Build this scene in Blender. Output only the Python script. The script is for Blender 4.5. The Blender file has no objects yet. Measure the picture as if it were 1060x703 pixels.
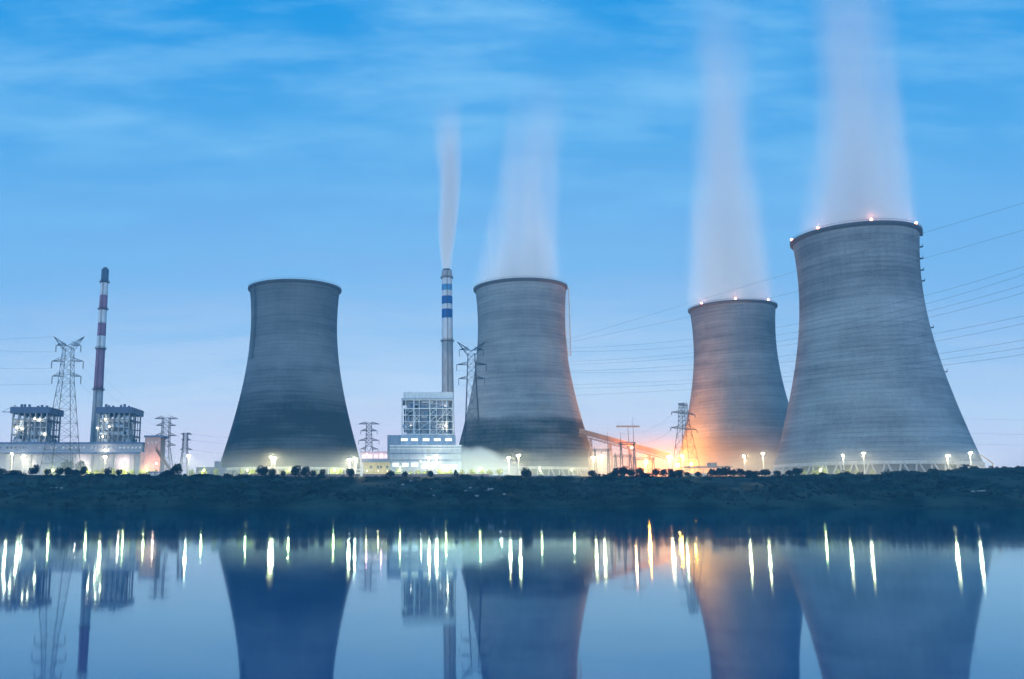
import bpy, math, random
import numpy as np
from mathutils import Vector, Matrix

random.seed(7)
rng = np.random.default_rng(7)
sc = bpy.context.scene
C = sc.collection
R = math.radians

# ---------------------------------------------------------------- camera
F, CX, CY, PHI = 960.0, 420.0, 351.5, R(9.955)      # focal length etc. in pixels of the 1060 px wide photograph
EYE = 2.5
cam = bpy.data.objects.new('camera', bpy.data.cameras.new('camera'))
C.objects.link(cam)
cam.location = (0, 0, EYE)
cam.rotation_euler = (math.pi/2 + PHI, 0, 0)
cam.data.sensor_width = 36
cam.data.lens = F/1060*36
cam.data.shift_x = (530-CX)/1060
cam.data.clip_start = 0.5
cam.data.clip_end = 6000
sc.camera = cam

# ---------------------------------------------------------------- sky, sun, exposure
SUN_EL, SUN_AZ = R(3.5), R(194)                        # low, behind the camera to the left
w = bpy.data.worlds.new('World'); sc.world = w; w.use_nodes = True
nt = w.node_tree; nt.nodes.clear()
N = nt.nodes.new; L = nt.links.new
def wm(op, a, b=None, c=None):
    n = N('ShaderNodeMath'); n.operation = op
    for i, v in enumerate((a, b, c)):
        if v is None: continue
        if isinstance(v, (int, float)): n.inputs[i].default_value = v
        else: L(v, n.inputs[i])
    return n.outputs[0]
out = N('ShaderNodeOutputWorld'); bg = N('ShaderNodeBackground'); L(bg.outputs[0], out.inputs[0])
bg.inputs['Strength'].default_value = 0.1
sky = N('ShaderNodeTexSky'); sky.sky_type = 'NISHITA'; sky.sun_disc = False
sky.sun_elevation = SUN_EL; sky.sun_rotation = SUN_AZ; sky.ozone_density = 4.0
tc = N('ShaderNodeTexCoord'); sep = N('ShaderNodeSeparateXYZ'); L(tc.outputs['Generated'], sep.inputs[0])
dz = wm('MAXIMUM', sep.outputs['Z'], 0.0)
hl = wm('SQRT', wm('ADD', wm('MULTIPLY', sep.outputs['X'], sep.outputs['X']), wm('MULTIPLY', sep.outputs['Y'], sep.outputs['Y'])))
ca_ = wm('DIVIDE', wm('ADD', wm('MULTIPLY', sep.outputs['X'], .02), wm('MULTIPLY', sep.outputs['Y'], .9998)), wm('MAXIMUM', hl, .001))
off_ = wm('MULTIPLY', wm('MINIMUM', wm('SUBTRACT', 1.0, ca_), .16), .30)
ramp = N('ShaderNodeValToRGB'); L(wm('ADD', dz, off_), ramp.inputs[0])
cr = ramp.color_ramp
stops = [(0.0, (.92, .88, 1.08)), (.07, (.84, .87, 1.08)), (.125, (.70, .89, 1.10)), (.245, (.30, .59, .97)),
         (.38, (.11, .46, .90)), (.50, (.004, .325, .82)), (.75, (.0, .29, .81)), (1.0, (.0, .28, .80))]
cr.elements[0].position, cr.elements[0].color = stops[0][0], (*stops[0][1], 1)
cr.elements[1].position, cr.elements[1].color = stops[-1][0], (*stops[-1][1], 1)
for p, c in stops[1:-1]:
    e = cr.elements.new(p); e.color = (*c, 1)
# thin streaky cloud on a high flat layer
den = wm('ADD', dz, 0.16)
cu = wm('DIVIDE', sep.outputs['X'], den); cv = wm('DIVIDE', sep.outputs['Y'], den)
comb = N('ShaderNodeCombineXYZ'); L(cu, comb.inputs[0]); L(cv, comb.inputs[1])
mp = N('ShaderNodeMapping'); mp.inputs['Rotation'].default_value = (0, 0, R(-14)); mp.inputs['Scale'].default_value = (.8, 2.0, 1)
mp.inputs['Location'].default_value = (1.7, .55, 0)
L(comb.outputs[0], mp.inputs[0])
n1 = N('ShaderNodeTexNoise'); n1.inputs['Scale'].default_value = 2.0; n1.inputs['Detail'].default_value = 7; n1.inputs['Roughness'].default_value = .52
n1.inputs['Distortion'].default_value = .35
L(mp.outputs[0], n1.inputs['Vector'])
n2 = N('ShaderNodeTexNoise'); n2.inputs['Scale'].default_value = 1.1; n2.inputs['Detail'].default_value = 3
L(comb.outputs[0], n2.inputs['Vector'])
cl = wm('MULTIPLY', wm('MULTIPLY_ADD', n1.outputs[0], .65, wm('MULTIPLY', n2.outputs[0], .35)), 1.0)
mr = N('ShaderNodeMapRange'); mr.interpolation_type = 'SMOOTHSTEP'; L(cl, mr.inputs[0])
mr.inputs['From Min'].default_value = .42; mr.inputs['From Max'].default_value = .64
fade = N('ShaderNodeMapRange'); L(dz, fade.inputs[0]); fade.inputs['From Min'].default_value = .06; fade.inputs['From Max'].default_value = .34
n3 = N('ShaderNodeTexNoise'); n3.inputs['Scale'].default_value = 4.2; n3.inputs['Detail'].default_value = 6; n3.inputs['Roughness'].default_value = .6
mp3 = N('ShaderNodeMapping'); mp3.inputs['Rotation'].default_value = (0, 0, R(8)); mp3.inputs['Scale'].default_value = (.7, 1.9, 1); L(comb.outputs[0], mp3.inputs[0]); L(mp3.outputs[0], n3.inputs['Vector'])
mr3 = N('ShaderNodeMapRange'); mr3.interpolation_type = 'SMOOTHSTEP'; L(n3.outputs[0], mr3.inputs[0]); mr3.inputs['From Min'].default_value = .40; mr3.inputs['From Max'].default_value = .68
cov = wm('MINIMUM', wm('ADD', wm('MULTIPLY', mr.outputs[0], .62), wm('MULTIPLY', mr3.outputs[0], .58)), 1.0)
camt = wm('MULTIPLY', wm('MULTIPLY', cov, fade.outputs[0]), .95)
cm = N('ShaderNodeMixRGB'); L(camt, cm.inputs[0]); L(ramp.outputs[0], cm.inputs[1]); cm.inputs[2].default_value = (.25, .62, 1.0, 1)
sc10 = N('ShaderNodeMixRGB'); sc10.blend_type = 'MULTIPLY'; sc10.inputs[0].default_value = 1
L(cm.outputs[0], sc10.inputs[1]); sc10.inputs[2].default_value = (10, 10, 10, 1)
fm = N('ShaderNodeMixRGB'); fm.inputs[0].default_value = .97; L(sky.outputs[0], fm.inputs[1]); L(sc10.outputs[0], fm.inputs[2])
L(fm.outputs[0], bg.inputs['Color'])

sl = bpy.data.lights.new('sun', 'SUN'); sl.energy = 1.0; sl.angle = R(16); sl.color = (.78, .91, 1)
so = bpy.data.objects.new('sun', sl); C.objects.link(so)
sd = Vector((math.sin(SUN_AZ)*math.cos(SUN_EL), math.cos(SUN_AZ)*math.cos(SUN_EL), math.sin(SUN_EL)))
so.rotation_euler = sd.to_track_quat('Z', 'Y').to_euler()

sc.view_settings.view_transform = 'Standard'; sc.view_settings.look = 'None'
sc.view_settings.exposure = 0; sc.view_settings.gamma = 1; sc.view_settings.use_curve_mapping = False
cy = sc.cycles
cy.use_denoising = True; cy.max_bounces = 6; cy.diffuse_bounces = 2; cy.glossy_bounces = 3; cy.volume_bounces = 2
cy.transmission_bounces = 2; cy.transparent_max_bounces = 8
cy.sample_clamp_indirect = 6; cy.sample_clamp_direct = 0
cy.volume_step_rate = 1.0; cy.volume_max_steps = 96
cy.use_adaptive_sampling = True; cy.adaptive_threshold = .01

# ---------------------------------------------------------------- helpers
def at(px, py, Y):
    """the point at depth Y seen at a pixel of the photograph"""
    v, u = (px-CX)/F, (CY-py)/F
    k = Y/(math.cos(PHI)-u*math.sin(PHI))
    return Vector((v*k, Y, EYE+(math.sin(PHI)+u*math.cos(PHI))*k))
def mpp(py, Y):                                      # metres per photograph pixel
    u = (CY-py)/F
    return Y/(math.cos(PHI)-u*math.sin(PHI))/F

def smooth(a, b, x):
    t = np.clip((x-a)/(b-a), 0, 1); return t*t*(3-2*t)

ORD = 'first second third fourth fifth sixth seventh eighth ninth tenth eleventh'.split()
class MB:
    def __init__(s): s.v, s.f = [], []
    def box(s, c, d, m=None):
        b = len(s.v); c = Vector(c)
        for x in (-.5, .5):
            for y in (-.5, .5):
                for z in (-.5, .5):
                    p = Vector((x*d[0], y*d[1], z*d[2]))
                    if m: p = m @ p
                    s.v.append(c+p)
        for q in ((0,1,3,2),(4,6,7,5),(0,4,5,1),(2,3,7,6),(0,2,6,4),(1,5,7,3)): s.f.append([b+i for i in q])
        return s
    def span(s, x0, x1, y0, y1, z0, z1):
        return s.box(((x0+x1)/2, (y0+y1)/2, (z0+z1)/2), (abs(x1-x0), abs(y1-y0), abs(z1-z0)))
    def bar(s, p, q, r, n=4, r2=None):
        p, q = Vector(p), Vector(q); d = (q-p)
        if d.length < 1e-6: return s
        d.normalize(); a = d.orthogonal().normalized(); e = d.cross(a); b = len(s.v); r2 = r if r2 is None else r2
        for P, rr in ((p, r), (q, r2)):
            for i in range(n):
                t = 2*math.pi*(i+.5)/n; s.v.append(P+(a*math.cos(t)+e*math.sin(t))*rr)
        for i in range(n):
            j = (i+1) % n; s.f.append([b+i, b+j, b+n+j, b+n+i])
        s.f.append([b+i for i in range(n-1, -1, -1)]); s.f.append([b+n+i for i in range(n)])
        return s
    def lathe(s, prof, n=32, c=(0,0,0), close=False):
        b = len(s.v); k = len(prof)
        for r_, z in prof:
            for i in range(n):
                t = 2*math.pi*i/n; s.v.append(Vector((c[0]+r_*math.cos(t), c[1]+r_*math.sin(t), c[2]+z)))
        for j in range(k-1 if not close else k):
            for i in range(n):
                i2 = (i+1) % n; j2 = (j+1) % k
                s.f.append([b+j*n+i, b+j*n+i2, b+j2*n+i2, b+j2*n+i])
        return s
    def cap(s, ring): s.f.append(ring); return s
    def mesh(s, name, mat, smooth_=False):
        me = bpy.data.meshes.new(name); me.from_pydata([tuple(v) for v in s.v], [], s.f)
        if mat: me.materials.append(mat)
        if smooth_: me.polygons.foreach_set('use_smooth', [True]*len(me.polygons))
        me.update(); return me
    def build(s, name, mat, parent=None, smooth_=False, **kw):
        return link(name, s.mesh(name, mat, smooth_), parent, **kw)

def link(name, me, parent=None, loc=(0,0,0), rot=(0,0,0), scale=(1,1,1), kind=None, label=None):
    o = bpy.data.objects.new(name, me); C.objects.link(o)
    o.parent = parent; o.location = loc; o.rotation_euler = rot; o.scale = scale
    if kind: o['kind'] = kind
    if label: o['label'] = label
    return o
def tag(o, label, cat, group=None):
    o['label'] = label; o['category'] = cat
    if group: o['group'] = group
    return o
def thing(name, label, cat, loc=(0,0,0), rz=0, group=None, scale=1):
    o = bpy.data.objects.new(name, None); C.objects.link(o)
    o.location = loc; o.rotation_euler = (0, 0, rz); o.scale = (scale,)*3
    return tag(o, label, cat, group)
def copy_thing(src, label, loc, rz=0, scale=(1,1,1), group=None):
    r = src.copy(); C.objects.link(r); r.location = loc; r.rotation_euler = (0,0,rz); r.scale = scale; r['label'] = label
    if group: r['group'] = group
    for ch in list(src.children):
        c = ch.copy(); C.objects.link(c); c.parent = r
        for g in list(ch.children):
            d = g.copy(); C.objects.link(d); d.parent = c
    return r
def leaf_quads(centres, size, flat=.0):
    """one small quad per centre, random direction; returns verts, faces"""
    n = len(centres); a = rng.normal(size=(n,3)); a[:,2] *= (1-flat); a /= np.linalg.norm(a,axis=1)[:,None]
    b = rng.normal(size=(n,3)); b -= (b*a).sum(1)[:,None]*a; b /= np.linalg.norm(b,axis=1)[:,None]
    s = (size*rng.uniform(.6,1.4,n))[:,None]
    c = np.asarray(centres)
    v = np.stack([c-a*s, c-b*s*.6, c+a*s, c+b*s*.6], 1).reshape(-1,3)
    return v, np.arange(n*4).reshape(-1,4)
def np_mesh(name, v, f, mat):
    me = bpy.data.meshes.new(name); n, k = f.shape
    me.vertices.add(len(v)); me.vertices.foreach_set('co', np.asarray(v, dtype=np.float32).ravel())
    me.loops.add(n*k); me.loops.foreach_set('vertex_index', f.astype(np.int32).ravel())
    me.polygons.add(n); me.polygons.foreach_set('loop_start', np.arange(0,n*k,k,dtype=np.int32))
    me.update(calc_edges=True); me.validate()
    if mat: me.materials.append(mat)
    return me

# ---------------------------------------------------------------- materials
class MT:
    """tiny node-tree builder"""
    def __init__(s, name):
        s.m = bpy.data.materials.new(name); s.m.use_nodes = True; s.t = s.m.node_tree
        s.b = s.t.nodes['Principled BSDF']; s.out = s.t.nodes['Material Output']
        s.co = s.n('ShaderNodeTexCoord').outputs['Object']
    def n(s, t): return s.t.nodes.new(t)
    def l(s, a, b): s.t.links.new(a, b)
    def put(s, sock, v):
        if isinstance(v, (int, float)): sock.default_value = v
        elif isinstance(v, tuple): sock.default_value = v if len(v) == len(sock.default_value) else (*v, 1)
        else: s.l(v, sock)
    def math(s, op, a, b=None, c=None, clamp=False):
        n = s.n('ShaderNodeMath'); n.operation = op; n.use_clamp = clamp
        for i, v in enumerate((a, b, c)):
            if v is not None: s.put(n.inputs[i], v)
        return n.outputs[0]
    def map(s, scale=(1,1,1), loc=(0,0,0), vec=None):
        n = s.n('ShaderNodeMapping'); s.l(vec or s.co, n.inputs[0]); n.inputs['Scale'].default_value = scale; n.inputs['Location'].default_value = loc
        return n.outputs[0]
    def noise(s, scale=1, detail=4, vec=None, rough=.5):
        n = s.n('ShaderNodeTexNoise'); s.l(vec or s.co, n.inputs['Vector']); n.inputs['Scale'].default_value = scale
        n.inputs['Detail'].default_value = detail; n.inputs['Roughness'].default_value = rough
        return n.outputs[0]
    def range(s, v, a, b, c=0., d=1., sm=True):
        n = s.n('ShaderNodeMapRange'); n.interpolation_type = 'SMOOTHSTEP' if sm else 'LINEAR'; s.l(v, n.inputs[0])
        for k, x in zip(('From Min','From Max','To Min','To Max'), (a,b,c,d)): n.inputs[k].default_value = x
        return n.outputs[0]
    def mix(s, f, a, b, blend='MIX'):
        n = s.n('ShaderNodeMixRGB'); n.blend_type = blend; s.put(n.inputs[0], f); s.put(n.inputs[1], a); s.put(n.inputs[2], b)
        return n.outputs[0]
    def bump(s, h, strength=.3, dist=.1):
        n = s.n('ShaderNodeBump'); s.l(h, n.inputs['Height']); n.inputs['Strength'].default_value = strength; n.inputs['Distance'].default_value = dist
        s.l(n.outputs[0], s.b.inputs['Normal'])
    def xyz(s):
        n = s.n('ShaderNodeSeparateXYZ'); s.l(s.co, n.inputs[0]); return n.outputs
def plain(name, col, rough=.7, metal=0., var=.25, scale=.6, streak=True):
    t = MT(name)
    a = t.noise(scale, 5, t.map((1,1,.25 if streak else 1)))
    b = t.noise(scale*6, 3)
    k = t.math('MULTIPLY_ADD', a, .7, t.math('MULTIPLY', b, .3))
    f = t.range(k, .3, .7)
    lo = tuple(c*(1-var) for c in col); hi = tuple(min(1, c*(1+var*.6)) for c in col)
    t.put(t.b.inputs['Base Color'], t.mix(f, lo, hi))
    t.b.inputs['Roughness'].default_value = rough; t.b.inputs['Metallic'].default_value = metal
    t.bump(b, .15, .03)
    return t.m
def emit(name, col, strength, base=(.8,.8,.8)):
    t = MT(name); t.put(t.b.inputs['Base Color'], base); t.put(t.b.inputs['Emission Color'], col)
    e = t.math('MULTIPLY', t.range(t.noise(1.5, 2), .2, .8, .8, 1.1), strength)
    t.l(e, t.b.inputs['Emission Strength'])
    return t.m
def foliage(name, lo, hi, scale=.5, trans=.0):
    t = MT(name)
    a = t.noise(scale, 3); b = t.noise(scale*5, 3)
    f = t.range(t.math('MULTIPLY_ADD', a, .6, t.math('MULTIPLY', b, .4)), .35, .65)
    t.put(t.b.inputs['Base Color'], t.mix(f, lo, hi)); t.b.inputs['Roughness'].default_value = .75
    t.b.inputs['Specular IOR Level'].default_value = .2
    return t.m

def concrete_shell(name, dark_low=None, dark_top=None, seed=0., base=.27):
    t = MT(name); x = t.xyz(); z = x['Z']
    band = t.noise(1, 5, t.map((.012,.012,.16), (seed,0,seed)), .6)          # pours of slightly different tone
    band2 = t.noise(1, 4, t.map((.03,.03,.55), (seed*2,3,0)), .55)
    streak = t.noise(1, 4, t.map((.45,.45,.018), (0,seed,0)), .6)            # runs of rain water
    blot = t.noise(.025, 4, t.map((1,1,1.3), (seed,seed,5)))
    grain = t.noise(.9, 4)
    v = t.math('ADD', t.math('MULTIPLY', t.range(band,.3,.7,-1,1), .17), t.math('MULTIPLY', t.range(band2,.3,.7,-1,1), .08))
    v = t.math('ADD', v, t.math('MULTIPLY', t.range(streak,.3,.7,-1,1), .05))
    v = t.math('ADD', v, t.math('MULTIPLY', t.range(blot,.3,.7,-1,1), .19))
    v = t.math('ADD', v, t.math('MULTIPLY', t.range(grain,.3,.7,-1,1), .07))
    lift = t.math('SINE', t.math('MULTIPLY', z, 2*math.pi/2.9))
    joint = t.range(lift, .55, 1.0)
    v = t.math('SUBTRACT', v, t.math('MULTIPLY', joint, t.range(band2, .35, .6, .05, .19)))
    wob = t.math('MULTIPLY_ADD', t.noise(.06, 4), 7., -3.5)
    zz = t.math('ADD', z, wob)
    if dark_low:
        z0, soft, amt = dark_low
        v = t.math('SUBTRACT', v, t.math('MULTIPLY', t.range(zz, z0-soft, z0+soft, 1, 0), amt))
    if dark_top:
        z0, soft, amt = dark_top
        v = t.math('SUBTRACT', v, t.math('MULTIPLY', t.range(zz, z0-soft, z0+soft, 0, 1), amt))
    k = t.math('MAXIMUM', t.math('MULTIPLY', t.math('ADD', v, 1.0), base), .03)
    c = t.n('ShaderNodeCombineColor'); t.l(t.math('MULTIPLY', k, .97), c.inputs[0]); t.l(k, c.inputs[1]); t.l(t.math('MULTIPLY', k, 1.0), c.inputs[2])
    t.l(c.outputs[0], t.b.inputs['Base Color']); t.b.inputs['Roughness'].default_value = .9; t.b.inputs['Specular IOR Level'].default_value = .25
    t.bump(t.math('SUBTRACT', t.math('MULTIPLY', grain, .4), joint), .35, .12)
    return t.m

M = dict(
    concrete=plain('concrete', (.33,.33,.32), .9), pale_concrete=plain('pale_concrete', (.52,.52,.50), .85),
    rim=plain('dark_rim_concrete', (.10,.10,.105), .9), steel=plain('galvanised_steel', (.20,.21,.22), .5, .5),
    dark_steel=plain('dark_steel', (.07,.08,.09), .6, .3), lattice=plain('weathered_lattice_steel', (.022,.032,.05), .8, 0.),
    white=plain('white_paint', (.78,.78,.76), .55, var=.12), pale_clad=plain('pale_blue_cladding', (.42,.48,.55), .55),
    blue_clad=plain('blue_cladding', (.10,.18,.32), .5), blue_roof=plain('dark_blue_roof', (.045,.085,.17), .5),
    blue_band=plain('blue_chimney_paint', (.015,.11,.36), .6), sky_band=plain('pale_blue_chimney_paint', (.10,.30,.55), .6),
    red_band=plain('dark_red_chimney_paint', (.34,.16,.24), .7), dusk_band=plain('dark_chimney_cap_paint', (.09,.13,.20), .7),
    chim_white=plain('white_chimney_paint', (.80,.78,.78), .65, var=.15), chim_conc=plain('chimney_concrete', (.50,.45,.43), .85),  # chim_conc: warm lamp light put into the shaft's tint
    hall=plain('turbine_hall_cladding', (.50,.48,.50), .6, var=.1), boiler_pale=plain('brightened_boiler_casing', (.40,.44,.54), .55), boiler=plain('boiler_casing', (.26,.31,.38), .5),  # boiler_pale: lighter casing copy made to brighten the dark interior
    yellow=plain('yellow_render', (.62,.50,.20), .8), pink=plain('buff_render', (.55,.40,.34), .8), brown=plain('brown_brick_wall', (.42,.27,.26), .9),
    orange=plain('orange_gallery_cladding', (.48,.24,.12), .6), bark=plain('bark', (.06,.045,.035), .9),
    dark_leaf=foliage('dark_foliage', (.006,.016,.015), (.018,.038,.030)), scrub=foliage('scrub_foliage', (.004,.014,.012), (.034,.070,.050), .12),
    lit_leaf=foliage('floodlit_foliage', (.20,.26,.03), (.42,.46,.07)), teal_leaf=foliage('grey_green_foliage', (.05,.10,.08), (.12,.18,.13)),  # lit_leaf: floodlight put into a brighter, yellower leaf colour
    glass=plain('dark_window_glass', (.03,.045,.06), .12), stone=plain('pale_stone', (.30,.31,.31), .9, streak=False),
    lens=emit('lit_lamp_lens', (1,.92,.66), 60), sodium_lens=emit('lit_sodium_lens', (1,.50,.10), 420),
    work_light=emit('lit_work_lamp', (1,.90,.62), 14), garden_globe=emit('lit_garden_globe', (.95,1,.5), 1.6), red_lens=emit('lit_warning_lens', (1,.30,.16), 14),
    win_warm=emit('lit_window_warm', (1,.92,.55), 1.3), win_cool=emit('lit_window_cool', (.85,.95,1), 1.6), win_pink=emit('lit_window_pink', (1,.62,.72), 1.2),
    digger=plain('digger_paint', (.35,.22,.04), .5), cable=plain('cable', (.03,.032,.036), .6),
)

def point_light(parent, loc, watts, col, radius=.35, name='lamp_glow'):
    l = bpy.data.lights.new(name, 'POINT'); l.energy = watts; l.color = col; l.shadow_soft_size = radius
    o = bpy.data.objects.new(name, l); C.objects.link(o); o.parent = parent; o.location = loc
    return o

# ---------------------------------------------------------------- setting: ground and water
CREST = [(-400,492),(-100,492),(0,491.5),(100,492.5),(200,493),(260,494),(300,495),(420,495.5),(490,496),(520,497),(600,496.5),(620,494.5),
         (720,494.5),(800,494),(850,492.5),(900,492),(960,489.5),(990,486.5),(1010,484.8),(1060,484),(1400,484)]
YC = 440.
cxs = np.array([at(p, q, YC).x for p, q in CREST]); czs = np.array([at(p, q, YC).z for p, q in CREST])
def wob(x, y, s, ph): return np.sin(x/s+ph)*np.cos(y/s*1.3+ph*2)+.5*np.sin(x/s*2.3+1.7*ph)*np.cos(y/s*2.9+ph)
def gz(x, y):
    x = np.asarray(x, float); y = np.asarray(y, float)
    c = np.interp(x, cxs, czs)
    edge = 399+2.6*np.sin(x/31.)+1.8*np.sin(x/11.+1)+1.0*np.sin(x/4.3)
    t = np.clip((y-edge)/(YC-3-edge), -.15, 1)
    prof = np.where(t < 0, t*12, c*(.16*np.clip(t/.12,0,1)+.84*(np.clip((t-.05)/.95,0,1)**.9)))
    bank = np.clip(t*(1-t)*4, 0, 1)
    z = prof+bank*(.55*wob(x,y,7.,.3)+.8*wob(x,y,19.,1.1))
    plate = np.interp(y, [440,446,470,650,2000],[0,1,1,1,1])
    pz = np.interp(y, [440,470,650,2000],[14.6,15,17.5,17.5])
    far = np.where((x > 255) & (y < 490), np.maximum(pz, c*(1-smooth(460,488,y))), pz)
    return np.where(y > 440, z*(1-plate)+far*plate, z)
def gzf(x, y): return float(gz(x, y))
xs = np.concatenate([np.linspace(-900,-300,16), np.arange(-296,402,2.0), np.linspace(410,900,14)])
ys = np.concatenate([[380,390], np.arange(394,452,1.5), [456,462,470,480,490,520,560,600,650,700,800,1000,1250,1500]])
XX, YY = np.meshgrid(xs, ys, indexing='ij'); ZZ = np.maximum(gz(XX, YY), -2)
nx, ny = XX.shape; idx = np.arange(nx*ny).reshape(nx,ny)
ff = np.stack([idx[:-1,:-1], idx[1:,:-1], idx[1:,1:], idx[:-1,1:]], -1).reshape(-1,4)
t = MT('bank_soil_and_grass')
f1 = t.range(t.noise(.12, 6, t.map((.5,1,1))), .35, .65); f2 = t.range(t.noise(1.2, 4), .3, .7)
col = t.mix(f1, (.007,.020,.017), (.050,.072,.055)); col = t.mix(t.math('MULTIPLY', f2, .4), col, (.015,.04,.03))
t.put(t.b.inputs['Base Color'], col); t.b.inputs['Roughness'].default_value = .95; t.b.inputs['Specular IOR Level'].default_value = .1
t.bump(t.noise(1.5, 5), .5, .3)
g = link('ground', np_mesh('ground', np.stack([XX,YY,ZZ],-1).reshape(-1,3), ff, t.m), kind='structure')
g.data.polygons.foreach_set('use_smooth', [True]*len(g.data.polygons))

t = MT('still_lake_water')
t.put(t.b.inputs['Base Color'], (.0,.072,.215)); t.b.inputs['Roughness'].default_value = .6; t.b.inputs['Specular IOR Level'].default_value = 0
rip = t.math('ADD', t.noise(1, 3, t.map((.10,.05,1))), t.math('MULTIPLY', t.noise(1, 2, t.map((.9,.5,1))), .18))
bp = t.n('ShaderNodeBump'); t.l(rip, bp.inputs['Height']); bp.inputs['Strength'].default_value = .12; bp.inputs['Distance'].default_value = .04
gl = t.n('ShaderNodeBsdfGlossy'); gl.distribution = 'BECKMANN'; gl.inputs['Color'].default_value = (.68,.97,1,1); t.l(bp.outputs[0], gl.inputs['Normal'])
g2 = t.n('ShaderNodeBsdfGlossy'); g2.distribution = 'BECKMANN'; g2.inputs['Color'].default_value = (.68,.97,1,1); t.l(bp.outputs[0], g2.inputs['Normal'])
t.l(t.range(t.noise(1,4,t.map((.006,.03,1))), .35, .68, .070, .090), g2.inputs['Roughness']); gm = t.n('ShaderNodeMixShader'); gm.inputs[0].default_value = .42; t.l(gl.outputs[0], gm.inputs[1]); t.l(g2.outputs[0], gm.inputs[2])
t.l(t.range(t.noise(1,4,t.map((.006,.03,1))), .35, .68, .032, .046), gl.inputs['Roughness'])
fr = t.n('ShaderNodeFresnel'); fr.inputs['IOR'].default_value = 2.8
mx = t.n('ShaderNodeMixShader'); t.l(fr.outputs[0], mx.inputs[0]); t.l(t.b.outputs[0], mx.inputs[1]); t.l(gm.outputs[0], mx.inputs[2]); t.l(mx.outputs[0], t.out.inputs['Surface'])
MB().span(-900,900,-150,412,-.6,0).build('lake', t.m, kind='structure')

# ---------------------------------------------------------------- cooling towers
ZR, HT, ZTH, BB, R0 = 9.0, 155.5, 127.0, 90.6, 34.8      # ring height, total height, throat height, hyperbola constants
def rad(z): return R0*math.sqrt(1+((z-ZTH)/BB)**2)
def shell_mesh(mat):
    m = MB(); zs = list(np.linspace(ZR+1.2, HT, 96))
    outer = [(rad(z), z) for z in zs]; inner = [(rad(z)-.9, z) for z in reversed(zs)]
    m.lathe(outer+inner, 144, close=True); return m.mesh('shell', mat, True)
colm = MB().bar((0,0,0),(0,0,1),.5,6,.42).mesh('column', M['pale_concrete'])
ringm = MB().lathe([(rad(ZR)-1.2,ZR-.6),(rad(ZR)+.35,ZR-.6),(rad(ZR)+.35,ZR+1.1),(rad(ZR+1.2)+.15,ZR+1.25),(rad(ZR)-1.2,ZR+1.25)],144,close=True).mesh('ring_beam', M['pale_concrete'], False)
lipm = MB().lathe([(rad(HT)-.95,HT-1.9),(rad(HT)+.02,HT-1.9),(rad(HT)+1.5,HT-.7),(rad(HT)+1.6,HT+.5),(rad(HT)-1.0,HT+.5)],144,close=True).mesh('rim', M['rim'])
railm = MB()
for i in range(96):
    a = 2*math.pi*i/96; r_ = rad(HT)+1.4
    railm.bar((r_*math.cos(a),r_*math.sin(a),HT+.5),(r_*math.cos(a),r_*math.sin(a),HT+1.7),.07)
railm.lathe([(rad(HT)+1.34,HT+1.62),(rad(HT)+1.46,HT+1.62),(rad(HT)+1.46,HT+1.76),(rad(HT)+1.34,HT+1.76)],96,close=True)
railm = railm.mesh('guard_rail', M['dark_steel'])
basinm = MB().lathe([(rad(0)+3.2,-.5),(rad(0)+3.2,1.1),(rad(0)+2.7,1.1),(rad(0)+2.7,-.5)],96,close=True).mesh('basin_wall', M['concrete'])
fillm = MB().lathe([(rad(ZR)-9,0.2),(rad(ZR)-9,8.2),(.1,8.2),(.1,0.2)],64,close=True).mesh('packing', M['dark_steel'])
bulb = MB()
def sphere(r, n=10, k=6, c=(0,0,0)):
    return MB().lathe([(max(r*math.sin(math.pi*j/k),.001), -r*math.cos(math.pi*j/k)) for j in range(k+1)], n, c)
warnm = sphere(.85).mesh('warning_light', M['red_lens'], True)
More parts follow.
